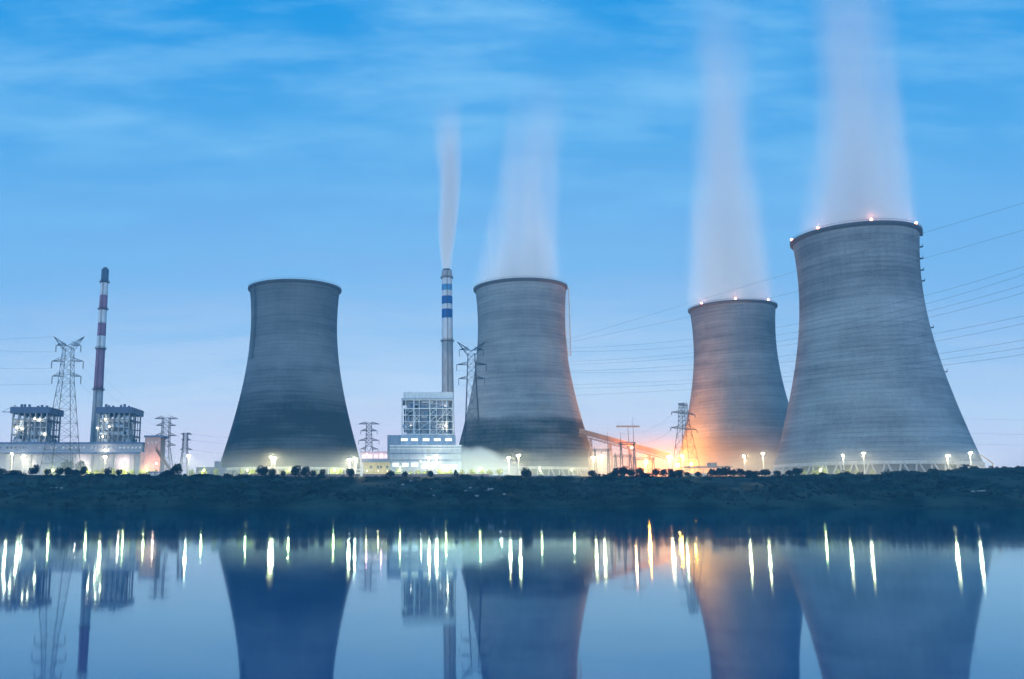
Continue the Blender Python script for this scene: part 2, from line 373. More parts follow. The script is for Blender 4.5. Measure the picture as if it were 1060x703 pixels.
def tower(label, mat, X, Y, zb, zrim, warn=(), ladder=None, platforms=(), wide=1.0):
    s = (zrim-zb)/HT
    r = thing('cooling_tower', label, 'cooling tower', (X,Y,zb), 0, 'cooling towers of the power plant', s); r.scale = (s*wide, s*wide, s)
    ca = math.atan2(-Y, -X)                                   # direction of the camera
    link('shell', shell_mesh(mat), r); link('ring_beam', ringm, r); link('rim', lipm, r); link('guard_rail', railm, r)
    link('basin_wall', basinm, r); link('packing', fillm, r)
    n = 44; rt, rb = rad(ZR)-.4, rad(0)+.4
    for i in range(n):
        for sgn in (-1, 1):
            a0 = 2*math.pi*i/n; a1 = a0+sgn*2*math.pi/n*.40
            p = Vector((rb*math.cos(a0+sgn*.012), rb*math.sin(a0+sgn*.012), 0)); q = Vector((rt*math.cos(a1), rt*math.sin(a1), ZR-.55)); d = q-p
            o = link('column', colm, r, p); o.rotation_euler = d.to_track_quat('Z','Y').to_euler(); o.scale = (1,1,d.length)
    for az in warn:
        a = ca+az; o = link('warning_light', warnm, r, ((rad(HT)+1.3)*math.cos(a), (rad(HT)+1.3)*math.sin(a), HT+1.3))
        point_light(o, (0,0,.9), 1900, (1,.33,.2), .4)
        o2 = MB().bar((0,0,-.9),(0,0,-.5),.18).build('bracket', M['dark_steel'], o)
    if ladder is not None:
        az, z0, off, lm = ladder; a = ca+az; m = MB(); T = Vector((-math.sin(a), math.cos(a), 0)); U = Vector((math.cos(a), math.sin(a), 0))
        zz = np.arange(z0, HT+.5, 2.4)
        def P(z, o, w_): return U*((rad(HT)+2.6 if lm == 'white' and o else rad(z)+.4+(o if lm != 'white' else 0)))+T*w_+Vector((0,0,z))
        for z in zz:
            z2 = min(z+2.4, HT+.5)
            hw_ = 1.35 if lm == 'white' else .6
            for w_ in (-hw_,hw_):
                for o_ in (0, 1.8): m.bar(P(z,o_,w_),P(z2,o_,w_),.34 if lm == 'white' else .16)
                m.bar(P(z,0,w_),P(z,1.8,w_),.17)
            for o_ in (0, 1.8): m.bar(P(z,o_,-hw_),P(z,o_,hw_),.3)
            m.bar(P(z,0,-hw_),P(z2,0,hw_),.14)
            if int(z*10) % 5 == 0: m.bar(P(z,0,0), U*rad(z)+Vector((0,0,z)), .15)
        m.build('ladder', M[lm], r)
    for az, z in platforms:
        a = ca+az; U = Vector((math.cos(a), math.sin(a), 0)); mt = Matrix.Rotation(a, 3, 'Z')
        m = MB().box(U*(rad(z)+.9)+Vector((0,0,z)), (2.0,3.2,.25), mt)
        for s_ in (-1.5,1.5): m.bar(U*(rad(z)+1.8)+mt@Vector((0,s_,0))+Vector((0,0,z)), U*(rad(z)+1.8)+mt@Vector((0,s_,0))+Vector((0,0,z+1.3)), .09)
        m.box(U*(rad(z)+1.8)+Vector((0,0,z+1.3)), (.15,3.2,.15), mt)
        m.build('platform', M['dark_steel'], r)
    return r
def tx(px, Y): return (px-CX)/(F*1.0)*Y*1.012
A = math.asin
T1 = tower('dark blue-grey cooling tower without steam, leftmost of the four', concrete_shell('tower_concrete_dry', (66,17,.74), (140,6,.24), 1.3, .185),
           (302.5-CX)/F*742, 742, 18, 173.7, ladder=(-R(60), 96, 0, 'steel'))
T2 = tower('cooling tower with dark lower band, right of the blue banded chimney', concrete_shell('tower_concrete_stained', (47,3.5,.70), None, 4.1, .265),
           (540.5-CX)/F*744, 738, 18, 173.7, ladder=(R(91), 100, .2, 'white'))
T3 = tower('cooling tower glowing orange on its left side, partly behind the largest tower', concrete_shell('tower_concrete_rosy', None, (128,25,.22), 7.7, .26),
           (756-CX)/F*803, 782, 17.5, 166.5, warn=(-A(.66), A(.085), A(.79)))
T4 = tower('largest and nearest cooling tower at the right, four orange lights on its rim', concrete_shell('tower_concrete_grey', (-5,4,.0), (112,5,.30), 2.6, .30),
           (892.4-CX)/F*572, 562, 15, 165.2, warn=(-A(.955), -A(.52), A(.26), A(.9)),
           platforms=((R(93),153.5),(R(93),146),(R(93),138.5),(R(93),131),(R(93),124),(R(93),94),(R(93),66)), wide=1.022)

# ---------------------------------------------------------------- chimneys
def chimney(label, px, Y, ytop, bands, r_top, r_bot, plats):
    zt = at(px, ytop, Y).z; X = at(px, 380, Y).x; zb = gzf(X, Y)
    r = thing('chimney', label, 'chimney', (X,Y,zb))
    H = zt-zb
    def rr(z): return r_bot+(r_top-r_bot)*(z/H)**.8
    zs = [H]+[at(px,b[0],Y).z-zb for b in bands[:-1]]+[0]
    for k, (yb, mat) in enumerate(bands):
        z1, z0 = zs[k], zs[k+1]; seg = [z0+(z1-z0)*i/6 for i in range(7)]
        m = MB().lathe([(rr(z), z) for z in seg]+[(rr(z)-.5, z) for z in reversed(seg)], 40, close=True)
        m.build('painted_band' if k < len(bands)-1 else 'shaft', M[mat], r, True)
    for yp in plats:
        z = at(px,yp,Y).z-zb
        pl = MB().lathe([(rr(z)+.02,z),(rr(z)+1.0,z),(rr(z)+1.0,z+.25),(rr(z)+.02,z+.25)],40,close=True).build('platform', M['dark_steel'], r)
        m = MB()
        for i in range(24):
            a = 2*math.pi*i/24; q = (rr(z)+.9)
            m.bar((q*math.cos(a),q*math.sin(a),z+.25),(q*math.cos(a),q*math.sin(a),z+1.4),.06)
        m.lathe([(rr(z)+.85,z+1.35),(rr(z)+.96,z+1.35),(rr(z)+.96,z+1.5),(rr(z)+.85,z+1.5)],40,close=True)
        m.build('railing', M['dark_steel'], pl)
    MB().lathe([(r_top-1.2,H-6),(r_top-1.2,H+1.5),(r_top-1.6,H+1.5),(r_top-1.6,H-6)],32,close=True).build('flue', M['dark_steel'], r)
    m = MB()
    for s_ in (-.35,.35): m.bar((s_,-rr(0)-.3,2),(s_,-r_top-.3,H),.1)
    for i in range(int(H/3)):
        z = 2+i*3; q = -(rr(0)+(r_top-rr(0))*((z-2)/(H-2)))-.3; m.bar((-.35,q,z),(.35,q,z),.08)
    m.build('ladder', M['dark_steel'], r)
    return r, H, X, zb
chimney('tall chimney with dark red and white bands behind the left boiler houses', 103.2, 720, 279,
        [(293,'dusk_band'),(306,'chim_white'),(321,'red_band'),(335,'chim_white'),(348,'red_band'),(361,'chim_white'),(404,'red_band'),(500,'chim_conc')], 2.85, 4.5, (292.5,320.5,361.5,404))
c2, H2, X2, zb2 = chimney('tall smoking chimney with blue and white bands beside the middle boiler house', 463.3, 770, 280.5,
        [(288,'chim_conc'),(295,'chim_white'),(301,'sky_band'),(307,'chim_white'),(315,'blue_band'),(320.5,'chim_white'),(329.5,'blue_band'),(353,'chim_white'),(500,'chim_conc')], 4.4, 5.6, (288,353.5))

# ---------------------------------------------------------------- lattice pylons
PY = {}
def pylon(key, label, px, Y, ybot_spread, ywaist, ytop, wb, ww, wt, arms, ears=None, rz=0., n_low=5, n_up=9):
    """wb/ww/wt: full widths in photo px at the ground, waist and top; arms: (y, half length left, half right, insulator px)"""
    X = at(px, 440, Y).x; zb = gzf(X, Y)
    r = thing('lattice_pylon', label, 'pylon', (X,Y,zb), rz, 'lattice pylons around the plant')
    Z = lambda y: at(px, y, Y).z-zb
    s = mpp(420, Y); zw, zt = Z(ywaist), Z(ytop); hb, hw, ht = wb*s/2, ww*s/2, wt*s/2
    def half(z): return hb+(hw-hb)*z/zw if z < zw else hw+(ht-hw)*(z-zw)/(zt-zw)
    cs = ((-1,-1),(1,-1),(1,1),(-1,1))
    def K(i, z): h = half(z); return Vector((cs[i][0]*h, cs[i][1]*h, z))
    lr = .0054*Y/16
    for i in range(4):
        MB().bar(K(i,-.3),K(i,zw),lr,5).bar(K(i,zw),K(i,zt),lr*.85,5).build('leg', M['lattice'], r)
    m = MB(); zz = list(np.linspace(0,zw,n_low+1))+list(np.linspace(zw,zt,n_up+1))[1:]
    for a, b in zip(zz[:-1], zz[1:]):
        for i in range(4):
            j = (i+1) % 4; m.bar(K(i,a),K(j,b),lr*.5,3).bar(K(j,a),K(i,b),lr*.5,3).bar(K(i,b),K(j,b),lr*.5,3)
    m.build('bracing', M['lattice'], r)
    pts = {}
    for k, (y, hl, hr, ins) in enumerate(arms):
        z = Z(y); h = half(min(z,zt))
        for sg, ln in ((-1,hl),(1,hr)):
            m = MB()
            tip = Vector((sg*ln*s, 0, z)); rise = min(1.9, ln*s*.25)
            for d in (-h, h):
                lo, up = Vector((sg*h,d,z)), Vector((sg*h,d,z+rise))
                m.bar(lo,tip,lr*.7,4).bar(up,tip,lr*.6,4)
                for q in (.33,.66): m.bar(lo.lerp(tip,q),up.lerp(tip,q),lr*.4,3).bar(lo.lerp(tip,q-.33),up.lerp(tip,q),lr*.4,3)
            m.bar((sg*h,-h,z),(sg*h,h,z),lr*.6)
            end = tip.copy()
            if ins:
                il = ins*s; im = MB().bar(tip,tip-Vector((0,0,il)),.16,5)
                for q in np.linspace(.15,.95,8): im.bar(tip-Vector((0,0,il*q)),tip-Vector((0,0,il*q+.12)),.34,7)
                im.build('insulator', M['dark_steel'], r); end = tip-Vector((0,0,il))
            pts[(k, sg)] = end
            m.build('crossarm', M['lattice'], r)
    if ears:
        yt, hx, yc = ears; m = MB(); zt2, zc = Z(yt), Z(yc)
        for sg in (-1,1):
            tip = Vector((sg*hx*s,0,zt2)); kn = Vector((sg*hx*s*.68,0,zc))
            for d in (-ht,ht):
                a, b = Vector((0,d,zc-.5)), Vector((sg*ht,d,Z(ytop)-1.5))
                m.bar(a,tip,lr*.8).bar(b,tip,lr*.8)
                for q in (.3,.5,.7,.85): m.bar(a.lerp(tip,q-.12),b.lerp(tip,q),lr*.45,3)
            pts[('e',sg)] = tip
        m.build('earth_wire_horn', M['lattice'], r)
    mw = Matrix.Translation((X,Y,zb)) @ Matrix.Rotation(rz,4,'Z')
    PY[key] = {k: mw @ v for k, v in pts.items()}
    return r
pylon('P1','large lattice pylon with two horns at the far left, in front of the turbine hall', 65.8, 480, 487, 396, 360, 32, 12.5, 8.5,
      [(357.5,13,13,7),(374,16.5,16.5,7.5),(389.5,15,15,8)], ears=(348.5,16,358), n_low=7, n_up=4)
pylon('P5','large horned lattice pylon overlapping the left edge of the steaming middle tower', 488.8, 668, 487, 394, 366, 19, 9.5, 7,
      [(362,12.5,12.5,7),(377.5,15.5,15.5,6.5),(392,13.5,13.5,7)], ears=(354,14.5,363), n_low=7, n_up=4)
pylon('P2','four-armed lattice pylon right of the pink lit conveyor tower', 172, 620, 487, 462, 432.5, 18, 8, 7,
      [(433.5,12,12,0),(440.5,10.5,10.5,0),(451,11.5,11.5,0),(461,11,11,0)], n_low=3, n_up=6)
pylon('P3','faint smaller lattice pylon behind the lamp left of the leftmost cooling tower', 192.5, 830, 487, 468, 448.5, 11, 5, 4,
      [(449.5,5,7,0),(455.5,4,6,0),(465.5,5,8,0)], rz=.5, n_low=3, n_up=5)
pylon('P4','four-armed lattice pylon rising over the pink glow between leftmost tower and middle boiler house', 382, 850, 487, 462, 438, 14, 6.5, 5,
      [(439,11,11,0),(446,8.5,8.5,3.5),(456,10.5,10.5,4),(465,9,9.5,4)], n_low=3, n_up=6)
pylon('P6','orange lit lattice pylon in front of the glowing cooling tower', 708, 640, 487, 440, 417.5, 23, 8.5, 5.5,
      [(419.5,9,9,0),(428,22,22,3),(444,25,25,3)], rz=R(42), n_low=5, n_up=5)

# ---------------------------------------------------------------- power lines
def wire(points, r_, label, group):
    m = MB(); n = 4; P = [Vector(p) for p in points]
    for i, p in enumerate(P):
        d = (P[min(i+1,len(P)-1)]-P[max(i-1,0)]).normalized(); a = d.cross(Vector((0,0,1))).normalized(); e = d.cross(a)
        for k in range(n): m.v.append(p+(a*math.cos(k*math.pi/2)+e*math.sin(k*math.pi/2))*r_)
    for i in range(len(P)-1):
        for k in range(n): m.f.append([i*n+k, i*n+(k+1)%n, (i+1)*n+(k+1)%n, (i+1)*n+k])
    return tag(m.build('power_line', M['cable']), label, 'power line', group)
def sag(a, b, drop, n=20):
    return [a.lerp(b, i/n)-Vector((0,0,drop*4*(i/n)*(1-i/n))) for i in range(n+1)]
p5 = PY['P5']
big = 'power lines crossing in front of the right-hand towers'
LN = [(('e',1),348,318,210),(('e',-1),352,331,238),((0,1),360,353,276),((0,-1),364,359.5,284),((1,1),374,367,295),((1,1),377,371,303),
      ((1,-1),384,379,327),((1,-1),386,383.5,335),((2,1),398,394,352),((2,-1),402,398,360),((2,1),409,404,367)]
E = (190., 262.)
for key, y6, y7, y11 in LN:
    a = p5[key]; px0 = CX+F*a.x/((a.y)*math.cos(PHI)+(a.z-EYE)*math.sin(PHI)); u = ((a.z-EYE)*math.cos(PHI)-a.y*math.sin(PHI))/(a.y*math.cos(PHI)+(a.z-EYE)*math.sin(PHI)); py0 = CY-F*u
    xp = [px0, 600, 700, 1060]; yp = [py0, y6, y7, y11]; pts = []
    co = np.polyfit(xp[1:], yp[1:], 2)
    for q in np.linspace(0, 1.06, 44):
        X, Y = a.x+(E[0]-a.x)*q, a.y+(E[1]-a.y)*q
        z = 60.
        for _ in range(4):
            den = Y*math.cos(PHI)+(z-EYE)*math.sin(PHI); px = CX+F*X/den
            y = np.polyval(co, px)
            if px < 600: k = (600-px)/(600-px0); y += k*k*(py0-np.polyval(co, px0))
            z = at(px, y, Y).z
        pts.append((X, Y, z))
    wire(pts, .036, ORD[LN.index((key,y6,y7,y11))]+' power line from the top crossing in front of the largest cooling tower', big)
p1 = PY['P1']
for key, y in ((('e',-1),352),((0,-1),360),((1,-1),379.5),((2,-1),398)):
    wire(sag(p1[key], at(-60, y, 470), .5), .035, {352:'topmost',360:'second highest',379.5:'third highest',398:'lowest'}[y]+' thin power line running off left from the horned left pylon', 'power lines at the far left')
p2, p3, p4 = PY['P2'], PY['P3'], PY['P4']
for k1, k2 in (((0,1),(0,-1)),((1,1),(1,-1)),((2,1),(2,-1))):
    wire(sag(p1[k1], p2[k2], 3), .035, ('upper','middle','lower')[k1[0]]+' faint power line sloping down behind the banded chimney from horned pylon', 'power lines between left pylons')
for k in (0,1,2):
    wire(sag(p3[(k,1)], p4[(k,-1)], 7), .05, ('upper','middle','lower')[k]+' faint power line passing behind the leftmost cooling tower', 'power lines behind the leftmost tower')
for y0, y1 in ((431,435),(446,450),(457,461)):
    wire(sag(at(940,y0,760), at(1120,y1,760), 1), .05, {431:'upper',446:'middle',457:'lower'}[y0]+' faint low power line right of the largest cooling tower', 'low power lines at the far right')
p6 = PY['P6']
for k in ((1,-1),(2,-1)):
    wire(sag(p6[k], at(640, 448+10*(k[0]-1), 700), 5), .045, ('upper','lower')[k[0]-1]+' power line dropping from orange lit pylon to the switchyard frames', 'power lines into the switchyard')

# ---------------------------------------------------------------- boiler houses and halls
def lamp_small(parent, loc, watts=260, r_=.5, col=(1,.88,.6), mat='work_light'):
    o = sphere(r_,8,5).build('work_lamp', M[mat], parent, True, loc=loc)
    point_light(o, (0,-r_-.5,0), watts, col, .4)
    return o
def boiler_house(label, x0, x1, ytop, ybot, Y, depth, lamps, rz=0):
    s = mpp(440, Y); X0, X1 = at(x0,440,Y).x, at(x1,440,Y).x; W = X1-X0; cxm = (X0+X1)/2
    zb = gzf(cxm, Y); H = at(50,ytop,Y).z-zb
    r = thing('boiler_house', label, 'building', (cxm,Y,zb), rz, 'open steel boiler houses on the left')
    nc = 7; xs_ = np.linspace(-W/2+.6, W/2-.6, nc); floors = np.linspace(H*.30, H*.93, 7)
    for x in xs_:
        for d in (0, depth*.5, depth): MB().box((x,d,H*.465),(.8,.8,H*.93)).build('steel_column', M['steel'], r)
    for z in floors:
        for d in (0, depth): MB().box((0,d,z),(W,.7,.7)).build('beam', M['steel'], r)
    for z in floors[1:-1:2]: MB().span(-W/2+.9,W/2-.9,1.2,depth-1.2,z+.5,z+.8).build('floor_deck', M['dark_steel'], r)
    MB().span(-W*.28,W*.30,depth*.3,depth*.8,H*.05,H*.80).build('boiler', M['boiler'], r)
    MB().span(-W*.42,-W*.30,depth*.15,depth*.5,H*.2,H*.70).build('duct', M['pale_clad'], r)
    MB().span(W*.33,W*.45,depth*.15,depth*.5,H*.2,H*.62).build('duct', M['pale_clad'], r)
    br = MB()
    for i in (0,2,5):
        for a, b in zip(floors[:-1:2], floors[1::2]): br.bar((xs_[i],-.1,a),(xs_[i+1],-.1,b),.22)
    br.build('bracing', M['steel'], r)
    for k in range(14):
        pl = MB(); x = random.uniform(-W*.45,W*.45); z = random.choice(list(floors[:-1])); ww = random.uniform(2,6)
        pl.span(x-ww/2,x+ww/2,.6,2.5,z+.4,z+random.uniform(1.5,4.5))
        pl.build('plant_equipment', M['pale_clad'], r)
    for k in range(11):
        pp = MB(); x = random.uniform(-W*.45,W*.42); pp.bar((x,1.4,H*.28),(x,1.4,H*random.uniform(.5,.78)),random.uniform(.2,.45),6)
        pp.build('pipe', M['white'], r)
    MB().span(-W/2+1,W/2-1,.5,.9,H*.80,H*.845).build('gallery_panel', M['white'], r)
    for k in range(9):
        z = random.uniform(H*.33,H*.78); xa = random.uniform(-W*.45,W*.1); xb = xa+random.uniform(4,12)
        MB().bar((xa,.9,z),(min(xb,W*.44),.9,z),random.uniform(.18,.5),6).build('pipe', M[random.choice(['white','steel','pale_clad'])], r)
    st = MB(); x0_ = random.choice([-W*.12,W*.18])
    for k, (za, zb_) in enumerate(zip(floors[:-2], floors[1:-1])):
        a_, b_ = (x0_, x0_+4.5) if k % 2 else (x0_+4.5, x0_)
        st.bar((a_,-.9,za),(b_,-.9,zb_),.22).bar((a_,-.9,za+1.1),(b_,-.9,zb_+1.1),.1).bar((x0_-.4,-.9,zb_),(x0_+4.9,-.9,zb_),.16)
    st.build('stair', M['steel'], r)
    for k in range(6):
        xx = random.uniform(-W*.45,W*.4); z = random.choice(list(floors[:-1])); MB().span(xx,xx+random.uniform(2.5,5),-.15,.1,z+.4,z+random.uniform(1.6,3.4)).build('cladding_panel', M[random.choice(['pale_clad','boiler','hall'])], r)
    z1 = H; rf = MB().span(-W/2-1.2,W/2+1.2,-1.5,depth+1.5,H*.915,H).build('roof', M['blue_roof'], r)
    for k in range(5): MB().box((W/2-.1,depth*(k+.5)/5,H*.46),(.5,.5,H*.9)).build('side_column', M['steel'], r)
    for z in floors[1::2]: MB().span(W/2-.35,W/2+.02,.8,depth-.8,z-.003,z+.35).build('side_beam', M['steel'], r)
    for k in range(5):
        y0_ = random.uniform(1,depth-8); z = random.choice(list(floors[:-1])); MB().span(W/2-.6,W/2-.4,y0_,y0_+random.uniform(3,7),z+.5,z+random.uniform(2,5)).build('side_panel', M[random.choice(['pale_clad','boiler','hall'])], r)
    for q in (-.42,-.33,-.2,.05,.16,.3):
        hh = random.uniform(1.5,3.4); MB().box((q*W,depth*.4,z1+hh/2),(1.4,1.4,hh)).build('roof_vent', M['blue_roof'], rf)
    for lx, ly, pw in lamps:
        p = at(lx,ly,Y-1.2); lamp_small(r, (p.x-cxm,-1.2,p.z-zb), pw)
    return r, cxm, zb, H, W
bh1 = boiler_house('leftmost boiler house with open steel floors and dark blue roof', 12, 49, 421.5, 487, 645, 25, [(17,442.5,1300),(22,443.5,900),(46,449.5,900),(36,433.5,300),(41,434.5,350)])
bh2 = boiler_house('boiler house with dark blue roof in front of the red banded chimney', 101, 134.5, 421.5, 487, 645, 27, [(100.5,443,1000),(113,441.5,500),(106.5,452,1000),(109,434,300)])
mast = MB().bar((0,0,0),(0,0,9),.3,5).bar((-9,0,4),(8,0,4),.22,4).bar((0,0,8.8),(8,0,4),.12,3).bar((0,0,8.8),(-9,0,4),.12,3)
p = at(15, 428, 660); tag(mast.build('roof_crane', M['dark_steel'], loc=(p.x,p.y,p.z-3.0)), 'thin mast crane standing on the leftmost boiler house roof', 'crane')

def block(r, name, mat, x0, x1, y0, y1, z0, z1, **kw): return MB().span(x0,x1,y0,y1,z0,z1).build(name, M[mat], r, **kw)
def turbine_hall():
    Y = 625; X0, X1 = at(-45,470,Y).x, at(147,470,Y).x; c = (X0+X1)/2; W = X1-X0; zb = gzf(c,Y); zy = lambda y: at(60,y,Y).z-zb
    r = thing('turbine_hall', 'long low turbine hall with dark roof lines below the left boiler houses', 'building', (c,Y,zb))
    block(r,'wall','hall',-W/2,W/2,0,18,-.5,zy(459.5))
    block(r,'roof','blue_clad',-W/2-.5,W/2+.8,-.5,18.5,zy(459.5)+.003,zy(457.8))
    block(r,'canopy','blue_clad',-W/2-.5,W/2+.8,-2.2,-.003,zy(470),zy(468.2))
    n = 46
    wm_ = MB().box((0,0,0),(1.5,.24,1.3)).mesh('window', M['glass'])
    for i in range(n):
        if i % 7 in (4,): continue
        link('window', wm_, r, (-W/2+W*(i+.5)/n, -.03, zy(463.4)))
    pm = MB().box((0,0,0),(.35,.3,zy(470))).mesh('cladding_rib', M['pale_clad'])
    for i in range(24): link('cladding_rib', pm, r, (-W/2+W*(i+.5)/24, -.1, zy(470)/2))
    fm_ = MB().box((0,0,0),(.5,.35,8)).mesh('upper_rib', M['hall'])
    for i in range(9):
        x = -W/2+W*(i+.5)/9
        link('drain_pipe', MB().bar((0,0,0),(0,0,zy(471)),.22,6).mesh('drain_pipe', M['steel']), r, (x+2.2,-.45,0))
    lamp_small(r, (at(109,465,Y).x-c,-1.5,zy(466)), 900); lamp_small(r, (at(128,480,Y).x-c,-3,zy(480)), 3200, .35, (1,.72,.6))
    lamp_small(r, (at(85,480,Y).x-c,-3,zy(480)), 2600, .35, (1,.8,.66)); lamp_small(r, (at(30,480,Y).x-c,-3,zy(480)), 2000, .35)
turbine_hall()

def transfer_tower():
    Y = 600; X0, X1 = at(147.5,470,Y).x, at(167,470,Y).x; c = (X0+X1)/2; W = X1-X0; zb = gzf(c,Y); zy = lambda y: at(157,y,Y).z-zb
    r = thing('transfer_tower', 'pink lit conveyor transfer tower at the right end of the turbine hall', 'building', (c,Y,zb))
    block(r,'wall','pink',-W/2+1.2,W/2-.8,0,12,0,zy(452.8)); block(r,'low_wing','pink',-W/2-1.4,-W/2+1.197,.5,11,0,zy(468))
    block(r,'roof','blue_clad',-W/2+.6,W/2+1.2,-.8,12.8,zy(452.8)+.003,zy(450.8))
    for i in range(3): block(r,'window','glass',-W/2+2.6+i*2.8,-W/2+3.6+i*2.8,-.08,.2,zy(459),zy(457.2))
    block(r,'door','blue_clad',-1,1,-.09,.2,0,3.2)
    lamp_small(r,(-1,-5,5.5),6000,.35,(1,.50,.34),'work_light'); lamp_small(r,(4.5,-5,10),3600,.3,(1,.50,.36))
    g_ = thing('inclined_conveyor', 'short lattice conveyor ramp falling right from the pink transfer tower', 'conveyor', (at(161,480,592).x,592,zb))
    a = Vector((0,0,zy(467))); b = Vector((at(181,470,592).x-at(161,470,592).x,0,1)); m = MB()
    n = 8
    for i in range(n):
        p, q = a.lerp(b,i/n), a.lerp(b,(i+1)/n)
        for d in (-1.3,1.3):
            o = Vector((0,d,0)); u = Vector((0,0,2.2)); m.bar(p+o,q+o,.18).bar(p+o+u,q+o+u,.18).bar(p+o,q+o+u,.12).bar(p+o,p+o+u,.12)
    m.build('truss', M['orange'], g_); MB().bar(a+Vector((0,0,.4)),b+Vector((0,0,.4)),.7).build('belt', M['dark_steel'], g_)
    for q in (.25,.55,.8):
        p = a.lerp(b,q); MB().bar((p.x-.8,0,0),(p.x,0,p.z),.2).bar((p.x+.8,0,0),(p.x,0,p.z),.2).build('trestle', M['orange'], g_)
transfer_tower()

def middle_house():
    Y = 650; X = lambda p: at(p,440,Y).x; c = X(442); zb = gzf(c,Y); zy = lambda y: at(442,y,Y).z-zb; x = lambda p: X(p)-c
    r = thing('boiler_house', 'tall boiler house with a pale steel grid front left of the blue banded chimney', 'building', (c,Y,zb))
    d = 42; z0, z1 = zy(450), zy(413)
    cols_ = [416,420,428.5,434,445,452,458.5,462.5,469]; bms = [449.6,444.5,436.5,430,423,414]
    for k_, p in enumerate(cols_): MB().box((x(p),0,(z0+z1)/2),((.8 if k_ in (0,2,4,8) else .42),.6,z1-z0)).build('steel_column', M['white'], r)
    for p in cols_[::2]: MB().box((x(p),d,(z0+z1)/2),(.75,.75,z1-z0)).build('steel_column', M['steel'], r)
    for y in bms: MB().box((x(442.5),-.06,zy(y)),(x(469)-x(416)+.6,.5,.75 if y in (449.6,423,414) else .4)).build('beam', M['white'], r)
    br = MB()
    for i, a, b in ((2,2,3),(3,1,2),(1,3,4),(4,2,3),(6,1,2),(1,1,2),(4,3,4),(2,0,1),(7,3,4),(5,1,2),(5,2,3),(4,0,1),(6,3,4),(2,3,2),(5,0,1)):
        br.bar((x(cols_[i]),-.2,zy(bms[a])),(x(cols_[i+1]),-.2,zy(bms[b])),.2); br.bar((x(cols_[i+1]),1.2,zy(bms[a])),(x(cols_[i]),1.2,zy(bms[b])),.16)
    br.build('bracing', M['white'], r)
    block(r,'boiler','boiler_pale',x(421),x(465),4.5,34,z0,z1-.01)
    for y in (444,436.5,431,424): MB().span(x(418),x(467),1.5,d-1.5,zy(y)+.36,zy(y)+.6).build('floor_deck', M['dark_steel'], r)
    for k in range(16):
        pl = MB(); px_, yy = random.uniform(420,462), random.choice(bms[:-1]); pl.span(x(px_),x(px_+random.uniform(2,6)),1.6,5,zy(yy)+.6,zy(yy)+random.uniform(1.6,3.6))
        pl.build('plant_equipment', M['blue_clad'], r)
    for k in range(14):
        xa = random.uniform(419,455); yy = random.uniform(416,447); MB().bar((x(xa),.8,zy(yy)),(x(min(xa+random.uniform(4,14),467)),.8,zy(yy)),random.uniform(.2,.55),6).build('pipe', M[random.choice(['white','steel','pale_clad','boiler'])], r)
    for k in range(7):
        xa = random.uniform(420,465); MB().bar((x(xa),1.1,zy(448)),(x(xa),1.1,zy(random.uniform(417,436))),random.uniform(.25,.7),8).build('duct', M[random.choice(['steel','pale_clad','boiler'])], r)
    for k in range(5):
        xa = random.choice(cols_[:-2]); yy = random.choice([444,436.5,431,424]); MB().span(x(xa+1),x(xa+random.uniform(4,6.5)),-.2,.1,zy(yy)+.4,zy(yy)+random.uniform(2,4)).build('cladding_panel', M[random.choice(['pale_clad','boiler'])], r)
    block(r,'parapet','white',x(417.5),x(469.5),-.6,d+.5,z1+.36,zy(406)); MB().span(x(415.3),x(470),-1.3,d+1,z1-.2,z1+.355).build('roof_edge', M['pale_clad'], r)
    for p_, q_ in ((446,24000),):  # unseen lamp and post added to brighten the chimney
        chimney_fill = lamp_small(r, (x(p_),d+14,zy(403)+2), 0.1, .4); point_light(chimney_fill, (0,1.2,.6), q_, (1,.93,.9), .5)
        MB().bar((x(p_),d+14,zy(470)),(x(p_),d+14,zy(403)+1.8),.25,6).build('fill_lamp_post', M['steel'], r)
    for p in (424,458): MB().span(x(p-1.6),x(p+1.6),8,12,zy(406)+.003,zy(404.3)).build('roof_vent', M['dark_steel'], r)
    block(r,'upper_wall','pale_clad',x(415),x(471.5),-1.0,d+1,zy(463),z0-.36)
    wmesh = MB().box((0,0,0),(4.6,.3,1.7)).mesh('window', M['win_warm'])
    for p in (418.5,429,441,452.5,464): link('window', wmesh, r, (x(p),-1.05,zy(455.3)))
    block(r,'left_wing','boiler',x(401),x(414.9),-.5,25,0,zy(450.5)); 
    block(r,'lower_hall','pale_clad',x(404),x(476),-14,-1.003,0,zy(463.3))
    block(r,'hall_roof_band','white',x(403.7),x(476.3),-14.5,-1.006,zy(463.3)+.003,zy(462))
    for ya, yb, mt in ((466.2,465.2,'white'),(471.2,470,'blue_clad'),(478.6,476.4,'blue_clad')):
        MB().span(x(403.8),x(476.2),-14.28,-14.003,zy(ya),zy(yb)).build('cladding_band', M[mt], r)
    wm2 = MB().box((0,0,0),(4.2,.3,2.4)).mesh('window', M['win_cool'])
    for p in (410,419.5,429): link('window', wm2, r, (x(p),-14.06,zy(482)))
    wm3 = MB().box((0,0,0),(4.0,.3,2.6)).mesh('window', M['win_warm'])
    for p in (439,446,457,463,468.5): link('window', wm3, r, (x(p),-14.06,zy(484)))
    for p in (449,451): lamp_small(r, (x(p),-20,zy(473)), 900, .4)
    for px_, py_ in ((425,440),(440,428),(455,443),(461,420)): lamp_small(r, (x(px_),3.4,zy(py_)), 170, .13, (1,.92,.8))  # small lamps added to brighten the dark inside of the frame
    lamp_small(r, (x(462),-1.8,zy(441)), 900, .4); lamp_small(r,(x(435),-18,zy(479)),900,.3,(1,.95,.8))
middle_house()

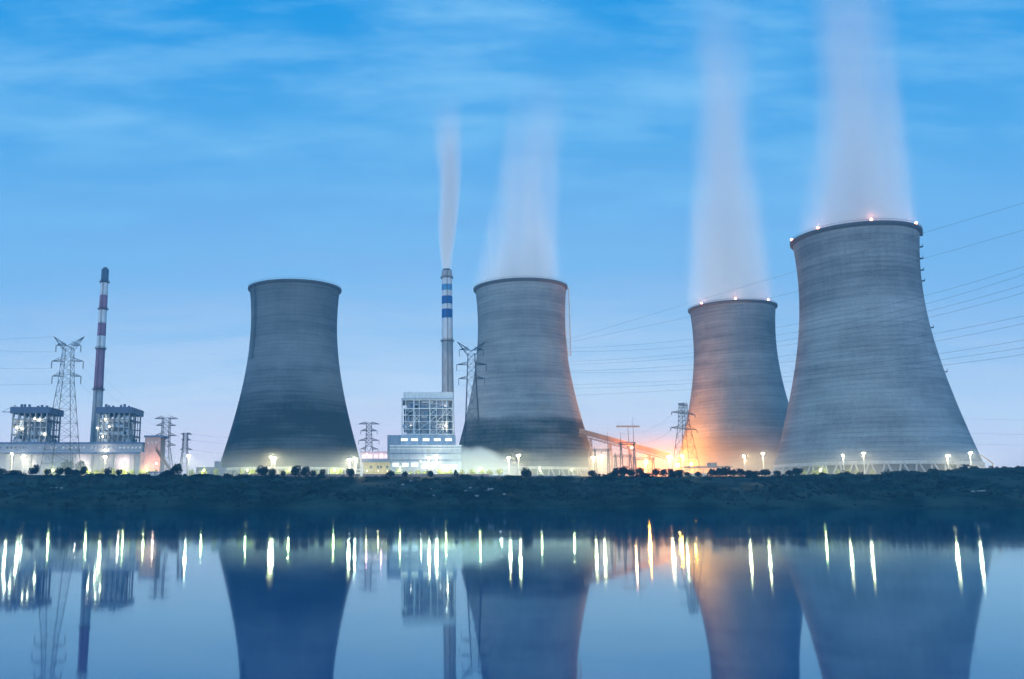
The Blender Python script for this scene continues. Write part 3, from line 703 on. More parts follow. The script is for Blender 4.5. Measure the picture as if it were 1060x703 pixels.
def yellow_building():
    Y = 560; X = lambda p: at(p,480,Y).x; c = X(390); zb = gzf(c,Y); zy = lambda y: at(390,y,Y).z-zb; x = lambda p: X(p)-c
    r = thing('yellow_building', 'low yellow building with dark flat roof beside the leftmost cooling tower', 'building', (c,Y,zb))
    block(r,'wall','yellow',x(376),x(403.5),0,10,0,zy(478.6)); block(r,'roof','blue_clad',x(374.5),x(405),-.8,10.8,zy(478.6)+.003,zy(475.2))
    for p in (384,391.2,394.5,400.8):
        w_ = block(r,'window','glass',x(p)-.75,x(p)+.75,-.06,.3,zy(485),zy(482.2)); block(w_,'sill','pale_concrete',x(p)-.95,x(p)+.95,-.3,-.063,zy(485)-.25,zy(485))
    block(r,'door','brown',x(388)-.6,x(388)+.6,-.07,.2,0,2.4)
    for p in (380,392,401): lamp_small(r,(x(p),-4.5,4.6),520,.22,(1,.85,.4))
    Y2 = 700; X = lambda p: at(p,480,Y2).x; c = X(388); zb = gzf(c,Y2); zy = lambda y: at(388,y,Y2).z-zb; x2 = lambda p: X(p)-c
    r = thing('pump_house', 'pale flat building glowing pink behind the yellow building', 'building', (c,Y2,zb))
    block(r,'wall','white',x2(373),x2(403),0,12,0,zy(468.5)); block(r,'roof','pale_clad',x2(372.4),x2(403.6),-.6,12.6,zy(468.5)+.003,zy(467.4))
    for p in (377,383,389,395,400): block(r,'window','win_pink',x2(p)-1.3,x2(p)+1.3,-.06,.2,zy(474),zy(470.8))
    lamp_small(r,(x2(380),-4,zy(471)),1100,.3,(1,.36,.5)); lamp_small(r,(x2(395),-4,zy(471)),1100,.3,(1,.4,.5))
yellow_building()

def small_house(label, px0, px1, y0, Y, d, wall, roof, name='shed', tower_=None):
    X = lambda p: at(p,488,Y).x; c = X((px0+px1)/2); zb = gzf(c,Y); zy = lambda y: at((px0+px1)/2,y,Y).z-zb; x = lambda p: X(p)-c
    r = thing(name, label, 'shed' if name == 'shed' else 'building', (c,Y,zb)); s = mpp(480,Y)
    h = zy(y0)
    block(r,'wall',wall,x(px0),x(px1),0,d,-.4,h-.6); block(r,'roof',roof,x(px0)-.4,x(px1)+.4,-.5,d+.5,h-.597,h)
    n = max(2,int((x(px1)-x(px0))/4))
    me = MB().box((0,0,0),(1.3,.2,1.2)).mesh('window', M['glass'])
    for i in range(0 if px1-px0 > 60 else n): link('window', me, r, (x(px0)+(x(px1)-x(px0))*(i+.5)/n,-.03,max(1.2,h-2.2)))
    if tower_: block(r,'stair_tower',wall,x(tower_[0]),x(tower_[1]),.5,d-.5,h+.003,zy(tower_[2]))
    return r
small_house('low blue distant building at the left foot of the leftmost cooling tower', 203, 231, 483.5, 660, 12, 'blue_clad','blue_clad','distant_building',(221.5,226,477.5))
small_house('long low shed with pale blue roof on the bank edge before middle tower', 508, 598, 492.2, 447, 5, 'pale_clad','pale_clad')
small_house('small pale building with one lit wall between the far-left trees', 44, 60, 484.5, 500, 6, 'yellow','pale_clad','gatehouse')
small_house('pale low hut behind the lit shrubs near the big round tree', 155, 167, 488.3, 452, 4, 'pale_clad','blue_clad','hut')

# boundary wall on the bank crest
def wall_run(pxa, pxb, label):
    a = at(pxa,493,449).x; b = at(pxb,493,449).x; zb = gzf((a+b)/2,449); zt = at((pxa+pxb)/2,490.8,449).z
    r = thing('boundary_wall', label, 'wall', ((a+b)/2,449,zb)); W = b-a
    block(r,'wall_panel','brown',-W/2,W/2,0,.3,-.6,zt-zb-.15); block(r,'coping','concrete',-W/2-.1,W/2+.1,-.08,.38,zt-zb-.147,zt-zb)
    n = int(W/5); pm = MB().box((0,0,0),(.45,.4,zt-zb+.1)).mesh('pier', M['brown'])
    for i in range(n+1): link('pier', pm, r, (-W/2+W*i/n,.13,(zt-zb)/2-.2))
wall_run(247, 372, 'brown boundary wall along the bank crest below the leftmost tower')
wall_run(376, 506, 'brown boundary wall along the bank crest below the middle boiler house')
wall_run(858, 880, 'short brown boundary wall below the largest cooling tower')

# coal conveyor gallery and switchyard portals
def gallery():
    Y = 650; a = at(600,446.5,Y); b = at(692,471.5,Y); zb = gzf(a.x,Y)
    r = thing('conveyor_gallery', 'long orange lit conveyor gallery sloping down from behind middle tower', 'conveyor', (a.x,Y,zb))
    A_, B_ = Vector((0,0,a.z-zb)), Vector((b.x-a.x,0,b.z-zb)); d = (B_-A_); ln = d.length; ang = math.atan2(d.z,d.x); mt = Matrix.Rotation(-ang,3,'Y')
    MB().box((A_+B_)/2,(ln,3.4,2.6),mt).build('gallery_casing', M['orange'], r)
    MB().box((A_+B_)/2+mt@Vector((0,0,1.55)),(ln+.6,4.0,.45),mt).build('roof', M['pink'], r)
    m = MB(); n = 20
    for s_ in (-1.8,1.8):
        for i in range(n):
            p, q = A_.lerp(B_,i/n), A_.lerp(B_,(i+1)/n); o = mt@Vector((0,s_,-1.4)); o2 = mt@Vector((0,s_,-3.0))
            m.bar(p+o2,q+o2,.17).bar(p+o,q+o2,.12).bar(q+o2,q+o,.12)
    m.build('truss', M['orange'], r)
    for q in (.12,.34,.56,.78):
        p = A_.lerp(B_,q)-Vector((0,0,3)); t_ = MB()
        for sx in (-1,1):
            for sy in (-1.6,1.6): t_.bar((p.x+sx*1.8,sy,-.3),(p.x+sx*.5,sy,p.z),.22)
        for k in range(4):
            z0_, z1_ = p.z*k/4, p.z*(k+1)/4; t_.bar((p.x-1.8+1.3*k/4,-1.6,z0_),(p.x+1.8-1.3*(k+1)/4,-1.6,z1_),.12).bar((p.x+1.8-1.3*k/4,-1.6,z0_),(p.x-1.8+1.3*(k+1)/4,-1.6,z1_),.12)
        t_.build('trestle', M['orange'], r)
    for q, pw in ((.55,16000),(.95,26000)):  # lamps on posts added to light the gallery front orange
        p = A_.lerp(B_,q)+Vector((0,-9,-2.5)); MB().bar((p.x,p.y,-.3),(p.x,p.y,p.z),.12,6).build('fill_lamp_post', M['steel'], r); lamp_small(r, tuple(p), pw, .35, (1,.42,.20))
gallery()
def portal(label, pxa, pxb, ybeam, ytips, Y, extra=()):
    X = lambda p: at(p,470,Y).x; c = X((pxa+pxb)/2); zb = gzf(c,Y); zy = lambda y: at(650,y,Y).z-zb
    r = thing('switchyard_frame', label, 'switchyard frame', (c,Y,zb), 0, 'lattice frames of the switchyard')
    for p, yt in zip((pxa,pxb), ytips):
        m = MB(); x = X(p)-c; zt = zy(yt); zbm = zy(ybeam)
        for sx in (-1,1):
            for sy in (-1,1): m.bar((x+sx*1.1,sy*1.1,-.3),(x+sx*.3,sy*.3,zbm),.17)
        for k in range(8):
            h0, h1 = 1.1-.8*k/8, 1.1-.8*(k+1)/8; m.bar((x-h0,-h0,zbm*k/8),(x+h1,-h1,zbm*(k+1)/8),.1).bar((x+h0,-h0,zbm*k/8),(x-h1,-h1,zbm*(k+1)/8),.1)
        m.bar((x,0,zbm),(x,0,zt),.2,5,.06); m.build('mast', M['lattice'], r)
    m = MB(); x0, x1 = X(pxa)-c-1.5, X(pxb)-c+1.5; z = zy(ybeam); n = 10
    for i in range(n):
        p, q = x0+(x1-x0)*i/n, x0+(x1-x0)*(i+1)/n
        for sy in (-.5,.5): m.bar((p,sy,z),(q,sy,z),.14).bar((p,sy,z-1.3),(q,sy,z-1.3),.14).bar((p,sy,z-1.3),(q,sy,z),.09)
    m.build('beam', M['lattice'], r)
    for i in range(3):
        x = x0+(x1-x0)*(i+.5)/3; im = MB().bar((x,0,z-1.3),(x,0,z-3.8),.14,5)
        for k in range(6): im.bar((x,0,z-1.6-k*.36),(x,0,z-1.72-k*.36),.3,7)
        im.build('insulator', M['dark_steel'], r)
portal('tall red lit switchyard frame behind the sloping conveyor gallery', 643, 656.5, 458, (447,432), 600)
portal('switchyard frame with long beam right beside the middle tower base', 616, 629.5, 465, (462,446), 640)
portal('low switchyard frame over the dark trees near the orange lamp', 637, 652, 471, (468,469), 580)
portal('switchyard frame nearest the orange lamp', 656.5, 676, 474, (471,472), 620)
# floating bar seen above the yard: a lattice beam on its own thin mast
p = at(650,441.5,690); zb = gzf(p.x,690)
r = thing('lightning_mast', 'thin mast carrying a wide flat pinkish crossbar above the switchyard', 'mast', (p.x,690,zb))
MB().bar((0,0,-.3),(0,0,p.z-zb),.28,6,.18).build('mast', M['lattice'], r); MB().box((0,0,p.z-zb),(17,1.2,1.3)).build('crossbar', M['pink'], r)

def canopy_structure():
    Y = 520; X = lambda p: at(p,485,Y).x; c = X(730); zb = gzf(c,Y); zy = lambda y: at(730,y,Y).z-zb; x = lambda p: X(p)-c
    r = thing('loading_canopy', 'flat dark canopy on posts before the glowing cooling tower', 'canopy', (c,Y,zb))
    block(r,'roof','rim',x(709),x(758),0,7,zy(484),zy(482.6)); block(r,'roof_hut','rim',x(735.5),x(743),1,6,zy(482.6)+.003,zy(478.8))
    for p in (711,719,728,737,746,756): block(r,'post','steel',x(p)-.2,x(p)+.2,.4,.8,-.3,zy(484)-.003)
canopy_structure()
r = small_house('low pale shed with dark openings under trees left of the canopy', 711, 732, 489.6, 470, 5, 'pale_clad','concrete')

# excavator on the mound at the right
def excavator():
    Y = 470; p = at(1031,486,Y); zb = gzf(p.x,Y); r = thing('excavator', 'excavator boom poking over the mound right of the largest tower', 'excavator', (p.x,Y,zb))
    for s_ in (-1,1): MB().span(-2,2,s_*1.1-.35,s_*1.1+.35,0,.9).build('track', M['dark_steel'], r)
    MB().span(-1.8,1.6,-1.2,1.2,.9,1.9).build('body', M['digger'], r); c_ = MB().span(-1.4,0,-1.2,0,1.903,3.2).build('cab', M['digger'], r)
    MB().span(-1.42,-.3,-1.22,-1.15,2.2,3.0).build('cab_window', M['glass'], c_)
    q = at(1016,471,Y); k = at(1028,480.5,Y)
    MB().bar((-1.2,.4,1.8),(k.x-p.x,.4,k.z-zb+.6),.3).bar((k.x-p.x,.4,k.z-zb+.6),(q.x-p.x,.4,q.z-zb),.26,4,.2).build('boom', M['digger'], r)
    MB().bar((q.x-p.x,.4,q.z-zb),(q.x-p.x-.6,.4,q.z-zb-1.6),.2).build('stick', M['digger'], r)
excavator()

# ---------------------------------------------------------------- floodlight masts
def lamp_proto(h):
    """one mast of unit height pieces; parts: pole, base, bracket, two lamp heads with lens"""
    pass
polem = MB().bar((0,0,0),(0,0,1),.17,8,.10).mesh('pole', M['white'])  # white paint stands in for the pole's lamp-lit glow
basem = MB().bar((0,0,-.4),(0,0,.5),.42,8).mesh('base', M['concrete'])
armm = MB().bar((-.5,0,0),(.5,0,0),.09,6).mesh('bracket', M['white'])
headm = MB().box((0,0,0),(.75,.5,.3)).mesh('lamp_head', M['steel'])
lensm = MB().box((0,-.18,-.19),(.68,.46,.1)).box((0,-.27,0),(.66,.06,.26)).mesh('lens', M['lens'])
slensm = MB().box((0,-.18,-.19),(1.5,1.0,.12)).box((0,-.55,.1),(1.5,.12,1.3)).mesh('lens', M['sodium_lens'])
def floodlight(px, py, label, Y=458, watts=10500, col=(1,.87,.48), lens=lensm, aim=None):
    p = at(px,py,Y); zb = gzf(p.x,Y); h = p.z-zb
    r = thing('floodlight_mast', label, 'floodlight', (p.x,Y,zb), random.uniform(-.15,.15), 'floodlight masts along the river bank')
    link('pole', polem, r, scale=(1,1,h-.1)); link('base', basem, r); link('bracket', armm, r, (0,0,h-.1))
    for s_ in ((-.42,.42) if random.random() < .68 else (-.42,)):
        o = link('lamp_head', headm, r, (s_,-.1,h+.12)); link('lens', lens, o)
    if aim is None: point_light(r, (0,-.7 if lens is lensm else -2.2,h-.15), watts, col, .32)
    else:                                                     # a floodlight turned on the tower, plus its spill
        point_light(r, (0,-.7,h-.15), watts*.018, col, .4)
        l = bpy.data.lights.new('lamp_beam','SPOT'); l.energy = watts; l.color = col; l.spot_size = R(84); l.spot_blend = 1; l.shadow_soft_size = .4
        o = bpy.data.objects.new('lamp_beam', l); C.objects.link(o); o.parent = r; o.location = (0,.9,h)
        o.rotation_euler = (-(Matrix.Rotation(-r.rotation_euler.z,3,'Z') @ (Vector(aim)-Vector((p.x,Y,p.z))))).to_track_quat('Z','Y').to_euler()
    return r
FL = [(13,470,'leftmost lit floodlight mast at the left edge of the bank'),(25,472.5,'lit floodlight mast, second from the left edge, before the turbine hall'),
 (109,473,'lit floodlight mast in front of the banded chimney and its boiler house'),(195.5,472,'lit floodlight mast standing right of the big round tree'),
 (281.5,473.5,'lit floodlight mast in front of the leftmost tower, left one of the close pair'),(284.2,474.5,'lit floodlight mast in front of the leftmost tower, right one of the close pair'),
 (361.8,476,'lit floodlight mast left of two at the right foot of the leftmost tower'),(368.2,475,'lit floodlight mast right of two at the right foot of the leftmost tower'),
 (444,474,'lit floodlight mast before the middle boiler house, left of two'),(452,474,'lit floodlight mast before the middle boiler house, right of two'),
 (526.5,474,'lit floodlight mast before the middle tower, shorter and left of two'),(536.5,471.5,'lit floodlight mast before the middle tower, taller and right of two'),
 (614,473.5,'lit floodlight mast at the right edge of the middle tower'),(622.5,472.2,'lit floodlight mast just right of the middle tower under the conveyor'),
 (692.5,473,'lit floodlight mast left of the orange lit pylon'),(706.5,472,'lit floodlight mast directly in front of the orange lit pylon'),
 (770.5,472,'lit floodlight mast before the glowing tower, left of two'),(789.5,469.5,'lit floodlight mast before the glowing tower, right of two'),
 (872.5,471.3,'lit floodlight mast before the largest tower, left of the near-centre two'),(893.5,469.2,'lit floodlight mast before the largest tower, right of the near-centre two'),
 (980.5,472,'lit floodlight mast at right foot of the largest tower, second from right'),(1004,469,'rightmost lit floodlight mast at the right edge of the largest tower')]
for px, py, lb in FL:
    k_ = random.random(); floodlight(px, py, lb, 458+random.uniform(-2,4), 8500*random.uniform(.6,1.45), (1,.80+.16*k_,.36+.32*k_))
floodlight(668.5, 479, 'brightest orange sodium floodlight glowing between the bank trees', 770, 720000, (1,.31,.035), slensm)
floodlight(701, 481.5, 'yellow sodium floodlight low left of the orange lit pylon', 650, 60000, (1,.40,.02), slensm)
floodlight(716, 480.5, 'yellow sodium floodlight low behind the orange lit pylon', 700, 90000, (1,.40,.02), slensm)
ORD2 = ORD+['twelfth','thirteenth','fourteenth','fifteenth','sixteenth','seventeenth','eighteenth','nineteenth']+['twenty-'+o for o in ORD[:9]]; ORD2.insert(19,'twentieth')
o_ = [o for o in C.objects if o.get('label','').startswith('brightest orange')][0]; sphere(1.25,12,8).build('lens_globe', M['sodium_lens'], o_, True, loc=(0,-1.0,[c for c in o_.children if c.name.startswith('bracket')][0].location.z+1.2))  # globe added to widen the lamp's glowing core
gpole = MB().bar((0,0,-.2),(0,0,1),.08,6).mesh('pole', M['steel']); gtop = sphere(.28,8,5).mesh('globe', M['garden_globe'], True)
for k_, px in enumerate((55,93,131,152,211,256,300,346,414,461,496,559,592,849)):
    p = at(px, 486.8, 461); zb = gzf(p.x, 461); r = thing('garden_light', ORD2[k_]+' small greenish globe light from the left behind the bank crest', 'garden light', (p.x,461,zb), 0, 'garden lights behind the bank crest')
    h = p.z-zb; link('pole', gpole, r, scale=(1,1,h-.2)); link('globe', gtop, r, (0,0,h)); point_light(r, (0,-.7,h+.3), 2400, (.95,1,.40), .25)

for tw_, nm_, azs in ((T2,'middle tower',(-40,-20,0,20,42,62)),(T1,'leftmost tower',(-55,-30,-5,20,45))):
    ca_ = math.atan2(-tw_.location.y, -tw_.location.x)
    for k_, az in enumerate(azs):
        a = ca_+R(az); q = (rad(0)+9)*tw_.scale[0]; X_, Y_ = tw_.location.x+q*math.cos(a), tw_.location.y+q*math.sin(a); zb = gzf(X_,Y_)
        r = thing('basin_light', ORD[len(azs)-1-k_ if math.cos(a) < -9 else k_]+' low basin light from the left at the foot of the '+nm_, 'basin light', (X_,Y_,zb), 0, 'basin lights round the tower feet')
        link('pole', gpole, r, scale=(1,1,2.6)); link('globe', gtop, r, (0,0,2.8)); d_ = Vector((tw_.location.x-X_, tw_.location.y-Y_, 0)).normalized(); point_light(r, (d_.x*.8,d_.y*.8,3.0), 5200, (.95,1,.62), .3)

# ---------------------------------------------------------------- trees and shrubs on the crest
def crown_mesh(kind, mat, n=700):
    c = []
    lobes = 7
    cent = rng.normal(size=(lobes,3)); cent /= np.linalg.norm(cent,axis=1)[:,None]; cent *= rng.uniform(.25,.55,lobes)[:,None]
    if kind == 'cone': cent[:,:2] *= .6; cent[:,2] *= 1.4
    for k in range(n):
        l_ = rng.integers(lobes); d = rng.normal(size=3); d /= np.linalg.norm(d); p = cent[l_]+d*(.55*rng.uniform(.35,1)**.5)
        if kind == 'cone': p[:2] *= np.clip(1.15-.55*(p[2]+.8),.25,1.1)
        c.append(p)
    c = np.array(c); c -= (c.max(0)+c.min(0))/2; c /= np.percentile(np.abs(c), 98, axis=0)*1.04
    v, f = leaf_quads(c, .17)
    return np_mesh('crown', v, f, mat)
trunkm = MB().bar((0,0,-.15),(0,0,.75),.07,7,.045).bar((0,0,.7),(.3,.1,1.15),.035,5,.015).bar((0,0,.68),(-.28,.12,1.1),.035,5,.015).bar((0,0,.7),(.02,-.25,1.2),.03,5,.012).mesh('trunk', M['bark'])
CR = {('round',i): crown_mesh('round', M['dark_leaf']) for i in range(4)}
CR.update({('cone',i): crown_mesh('cone', M['dark_leaf'], 340) for i in range(2)})
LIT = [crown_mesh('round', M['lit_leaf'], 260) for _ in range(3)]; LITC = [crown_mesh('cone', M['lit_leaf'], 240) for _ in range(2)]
TEAL = [crown_mesh('round', M['teal_leaf'], 500) for _ in range(2)]
def tree(px, ytop, wpx, label, Y=442., kind='round', mesh=None, name='tree', cat='tree', group='dark trees along the bank crest', stem=.22):
    p = at(px, ytop, Y); zb = gzf(p.x, Y)-.1; h = max(p.z-zb, 1.2); wd = wpx*mpp(ytop, Y)
    r = thing(name, label, cat, (p.x,Y,zb), random.uniform(0,6.28), group)
    ch = h*(1-stem); me = mesh or CR[(kind, random.randrange(4 if kind == 'round' else 2))]
    link('trunk', trunkm, r, scale=(wd*.55,wd*.55,h*.55))
    link('crown', me, r, (0,0,h*stem+ch*.50), scale=(wd*.52,wd*.52,ch*.52))
    return r
TR = [(1.5,485,8,'dark round tree cut by the left edge of the photo'),(34,484.5,7,'dark tree, broad, right of the second floodlight from the left'),(38,481,6,'taller narrow dark tree behind the broad one near the left floodlights'),
 (49,485.5,6,'small dark tree in front of the small pale building'),(62,484,8,'dark round tree just left of the horned left pylon foot'),(70.5,484,7,'dark tree at the right foot of the horned left pylon'),
 (87,483,7,'dark tree right of the bushy mass at the horned left pylon'),(112,484.5,7,'dark round tree just right of the floodlight before the banded chimney'),(123,486,6,'small dark tree, second right of the floodlight before the banded chimney'),
 (183,480.5,11,'big dark round tree left of the floodlight beside the leftmost tower'),(271.5,482.5,12,'largest dark round tree before the leftmost tower, left of the close floodlight pair'),(282,485,7,'dark tree below the close pair of floodlights'),
 (293,487.5,5,'tiny dark tree right of the close pair of floodlights'),(306,482.5,10,'broad dark round tree at the centre of the leftmost tower foot'),(316,483.5,9,'dark round tree touching the broad one at the leftmost tower foot'),
 (324,487,5.5,'small dark tree before the right half of the leftmost tower'),(334,486,5.5,'narrow dark tree alone before the right half of the leftmost tower'),(362.5,485.5,8,'dark tree under the floodlights at the right foot of the leftmost tower'),
 (404,487,8.5,'dark tree in front of the right end of the yellow building'),(419,488,6,'small dark tree before the cool lit windows of the boiler house'),(445,487.5,6.5,'dark oval tree below the floodlights of the middle boiler house'),
 (544.5,484.5,10,'lone dark round tree before the middle tower by the taller floodlight'),(613,487,8,'dark round tree under the floodlight at the middle tower edge'),
 (638,484.5,9,'first dark tree of the row left of the orange lamp'),(645.5,483,9,'tallest dark tree in the row left of the orange lamp'),(653.5,485.5,8,'third dark tree of the row left of the orange lamp'),
 (662.5,484.5,8.5,'reddish lit dark tree immediately left of the orange lamp'),(679,485,8,'reddish lit dark tree immediately right of the orange lamp'),(686.5,486,7.5,'dark tree between orange lamp and floodlight by the pylon'),
 (694.5,485.5,7,'dark tree at the foot of the floodlight left of the orange pylon'),(702.5,486.5,10,'broad dark tree at the foot of the orange lit pylon'),(711.5,489,6,'small dark tree at the left end of the canopy'),(722.5,488.5,7,'small dark tree under the middle of the canopy'),
 (737.5,486,9.5,'dark round tree at the left end of the dense row before the glowing tower'),(744.5,485,9,'dark tree second in the dense row before the glowing tower'),(751.5,483.5,10,'tallest dark tree in the dense row before the glowing tower'),
 (759.5,486,8,'dark tree right of the tallest in the dense row'),(767,485.5,9.5,'dark round tree under the left floodlight before the glowing tower'),(775.5,487,9,'low dark tree between the two floodlights before the glowing tower'),
 (782,487.5,7,'smaller low dark tree between the two floodlights before the glowing tower'),(791.5,486,11,'broad dark round tree under the right floodlight before the glowing tower'),(804.5,487.5,7,'dark tree at the left foot of the largest tower'),
 (817,487,8,'dark tree second from the left foot of the largest tower'),(825.5,485,10,'broad dark tree third from the left foot of the largest tower'),(851,489,6,'small dark tree left of the floodlights before the largest tower'),
 (876,488.5,6,'small dark tree below the left floodlight before the largest tower'),(929,487.5,7,'dark tree before the columns at the middle of the largest tower'),(944,487.5,7.5,'dark tree before the columns right of the middle of the largest tower')]
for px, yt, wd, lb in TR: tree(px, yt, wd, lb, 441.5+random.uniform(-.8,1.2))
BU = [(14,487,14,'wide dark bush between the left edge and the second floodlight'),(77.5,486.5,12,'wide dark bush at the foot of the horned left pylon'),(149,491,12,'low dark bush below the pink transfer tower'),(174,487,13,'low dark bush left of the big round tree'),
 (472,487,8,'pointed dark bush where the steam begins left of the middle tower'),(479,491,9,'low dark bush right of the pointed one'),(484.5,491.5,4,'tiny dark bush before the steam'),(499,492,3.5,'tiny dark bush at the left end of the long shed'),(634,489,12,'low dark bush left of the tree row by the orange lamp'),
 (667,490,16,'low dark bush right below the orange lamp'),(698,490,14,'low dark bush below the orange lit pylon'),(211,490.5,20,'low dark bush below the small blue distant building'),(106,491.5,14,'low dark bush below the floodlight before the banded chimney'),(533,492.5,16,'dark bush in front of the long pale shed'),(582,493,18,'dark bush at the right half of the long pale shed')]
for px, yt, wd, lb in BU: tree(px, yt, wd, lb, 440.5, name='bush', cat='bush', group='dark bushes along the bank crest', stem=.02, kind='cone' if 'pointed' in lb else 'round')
tree(70,476.8,11,'grey-green tree behind the foot of the horned left pylon',500,mesh=TEAL[0],group='grey-green trees at the left'); tree(83,477.5,9.5,'rounded grey-green tree right of the horned left pylon',500,mesh=TEAL[1],group='grey-green trees at the left')
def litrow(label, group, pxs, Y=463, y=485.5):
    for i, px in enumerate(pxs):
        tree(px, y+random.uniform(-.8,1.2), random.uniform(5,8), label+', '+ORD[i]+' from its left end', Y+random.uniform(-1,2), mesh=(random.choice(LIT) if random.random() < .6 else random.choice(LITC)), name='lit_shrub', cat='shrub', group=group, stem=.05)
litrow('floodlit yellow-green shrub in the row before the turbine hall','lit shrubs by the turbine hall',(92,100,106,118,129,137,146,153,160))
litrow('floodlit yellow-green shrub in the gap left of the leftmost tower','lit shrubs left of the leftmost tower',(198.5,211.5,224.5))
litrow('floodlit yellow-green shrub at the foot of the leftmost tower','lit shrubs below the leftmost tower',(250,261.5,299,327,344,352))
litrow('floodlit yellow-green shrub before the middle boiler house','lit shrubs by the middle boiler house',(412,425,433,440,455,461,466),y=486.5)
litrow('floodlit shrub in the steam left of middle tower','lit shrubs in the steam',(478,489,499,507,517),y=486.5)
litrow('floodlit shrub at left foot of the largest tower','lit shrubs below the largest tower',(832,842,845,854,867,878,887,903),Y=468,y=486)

# ---------------------------------------------------------------- undergrowth on the bank (stuff), stones
cen, sizes = [], []
nb = 6500
bx = rng.uniform(-290,390,nb); by = 400+rng.beta(1.2,1.0,nb)*42
dens = wob(bx,by,9.,.7)+wob(bx,by,23.,2.); keep = dens+rng.normal(size=nb)*.8 > -.45; bx, by = bx[keep], by[keep]; bz = gz(bx,by)
for x, y, z in zip(bx,by,bz):
    if z < .1: continue
    rr_ = rng.uniform(.5,1.5)*(2.1 if rng.random() < .10 else 1); k = int(18*rr_+6)
    d = rng.normal(size=(k,3)); d /= np.linalg.norm(d,axis=1)[:,None]; d[:,2] = np.abs(d[:,2])*.8
    cen.append(np.array([x,y,z-.1])+d*rr_*rng.uniform(.4,1,(k,1))); sizes.append(np.full(k,.26+.12*rr_))
cen = np.concatenate(cen); sizes = np.concatenate(sizes)
v, f = leaf_quads(cen, sizes, .2)
o = link('bank_undergrowth', np_mesh('bank_undergrowth', v, f, M['scrub']), kind='stuff')
tag(o, 'dark tangled bushes and grass covering the river bank', 'undergrowth')
nr = 9000; rx = rng.uniform(-240,345,nr); ry = rng.uniform(397,404,nr); rz_ = gz(rx,ry); k_ = (rz_ > -.25) & (rz_ < 1.0) & (wob(rx,ry*0,6.,.4)+.6*rng.normal(size=nr) > -.2)
rx, ry, rz_ = rx[k_], ry[k_], rz_[k_]; n_ = len(rx); hh = rng.uniform(.7,2.0,n_); ax = rng.normal(size=n_)*.25; ay = rng.normal(size=n_)*.2; ww = .07
v = np.stack([np.stack([rx-ww,ry,rz_-.1],1),np.stack([rx+ww,ry,rz_-.1],1),np.stack([rx+ax,ry+ay,rz_+hh],1)],1).reshape(-1,3)
o = link('reeds', np_mesh('reeds', v, np.arange(n_*3).reshape(-1,3), M['scrub']), kind='stuff'); tag(o, 'dark reeds standing along the waterline of the bank', 'reeds')
def stone_mesh():
    m = sphere(.5,8,5)
    for i, p in enumerate(m.v): m.v[i] = Vector((p.x*random.uniform(.8,1.3),p.y*random.uniform(.8,1.2),p.z*.55*random.uniform(.8,1.2)))
    return m.mesh('stone', M['stone'])
stm = [stone_mesh() for _ in range(3)]
def stones(label, group, pts):
    for k_, (px, py, s_) in enumerate(pts):
        Y = 441.
        for _ in range(60):
            p = at(px,py,Y)
            if p.z >= gzf(p.x,Y)+.15: break
            Y -= .5
        Y -= .7
        p = at(px,py,Y); tag(link('stone', random.choice(stm), None, (p.x,Y,gzf(p.x,Y)+.55), (0,0,random.random()*6), (s_*.8,)*3), label+', '+ORD[k_]+' from the left', 'stone', group)
stones('pale stone lying on the dark bank below the middle boiler house','pale stones on the middle bank',[(417,502,2.2),(425,498.5,2),(446,507,1.6),(449,514,1.5),(482,508,1.8),(487,505,1.6),(494,517,2.4),(505,507,2.8),(509,506.5,2.4),(522,514,1.8)])
stones('pale stone lying on the dark bank at the far right','pale stones on the right bank',[(1008,517,2.2),(1014,515,1.8),(1017,512,1.8),(1019,509.5,1.6),(1051,508,2.)])
stones('pale stone lying on the dark bank at the far left','pale stones on the left bank',[(53,505.5,1.2),(58.5,505.5,1.4),(63.5,505.5,1.7)])

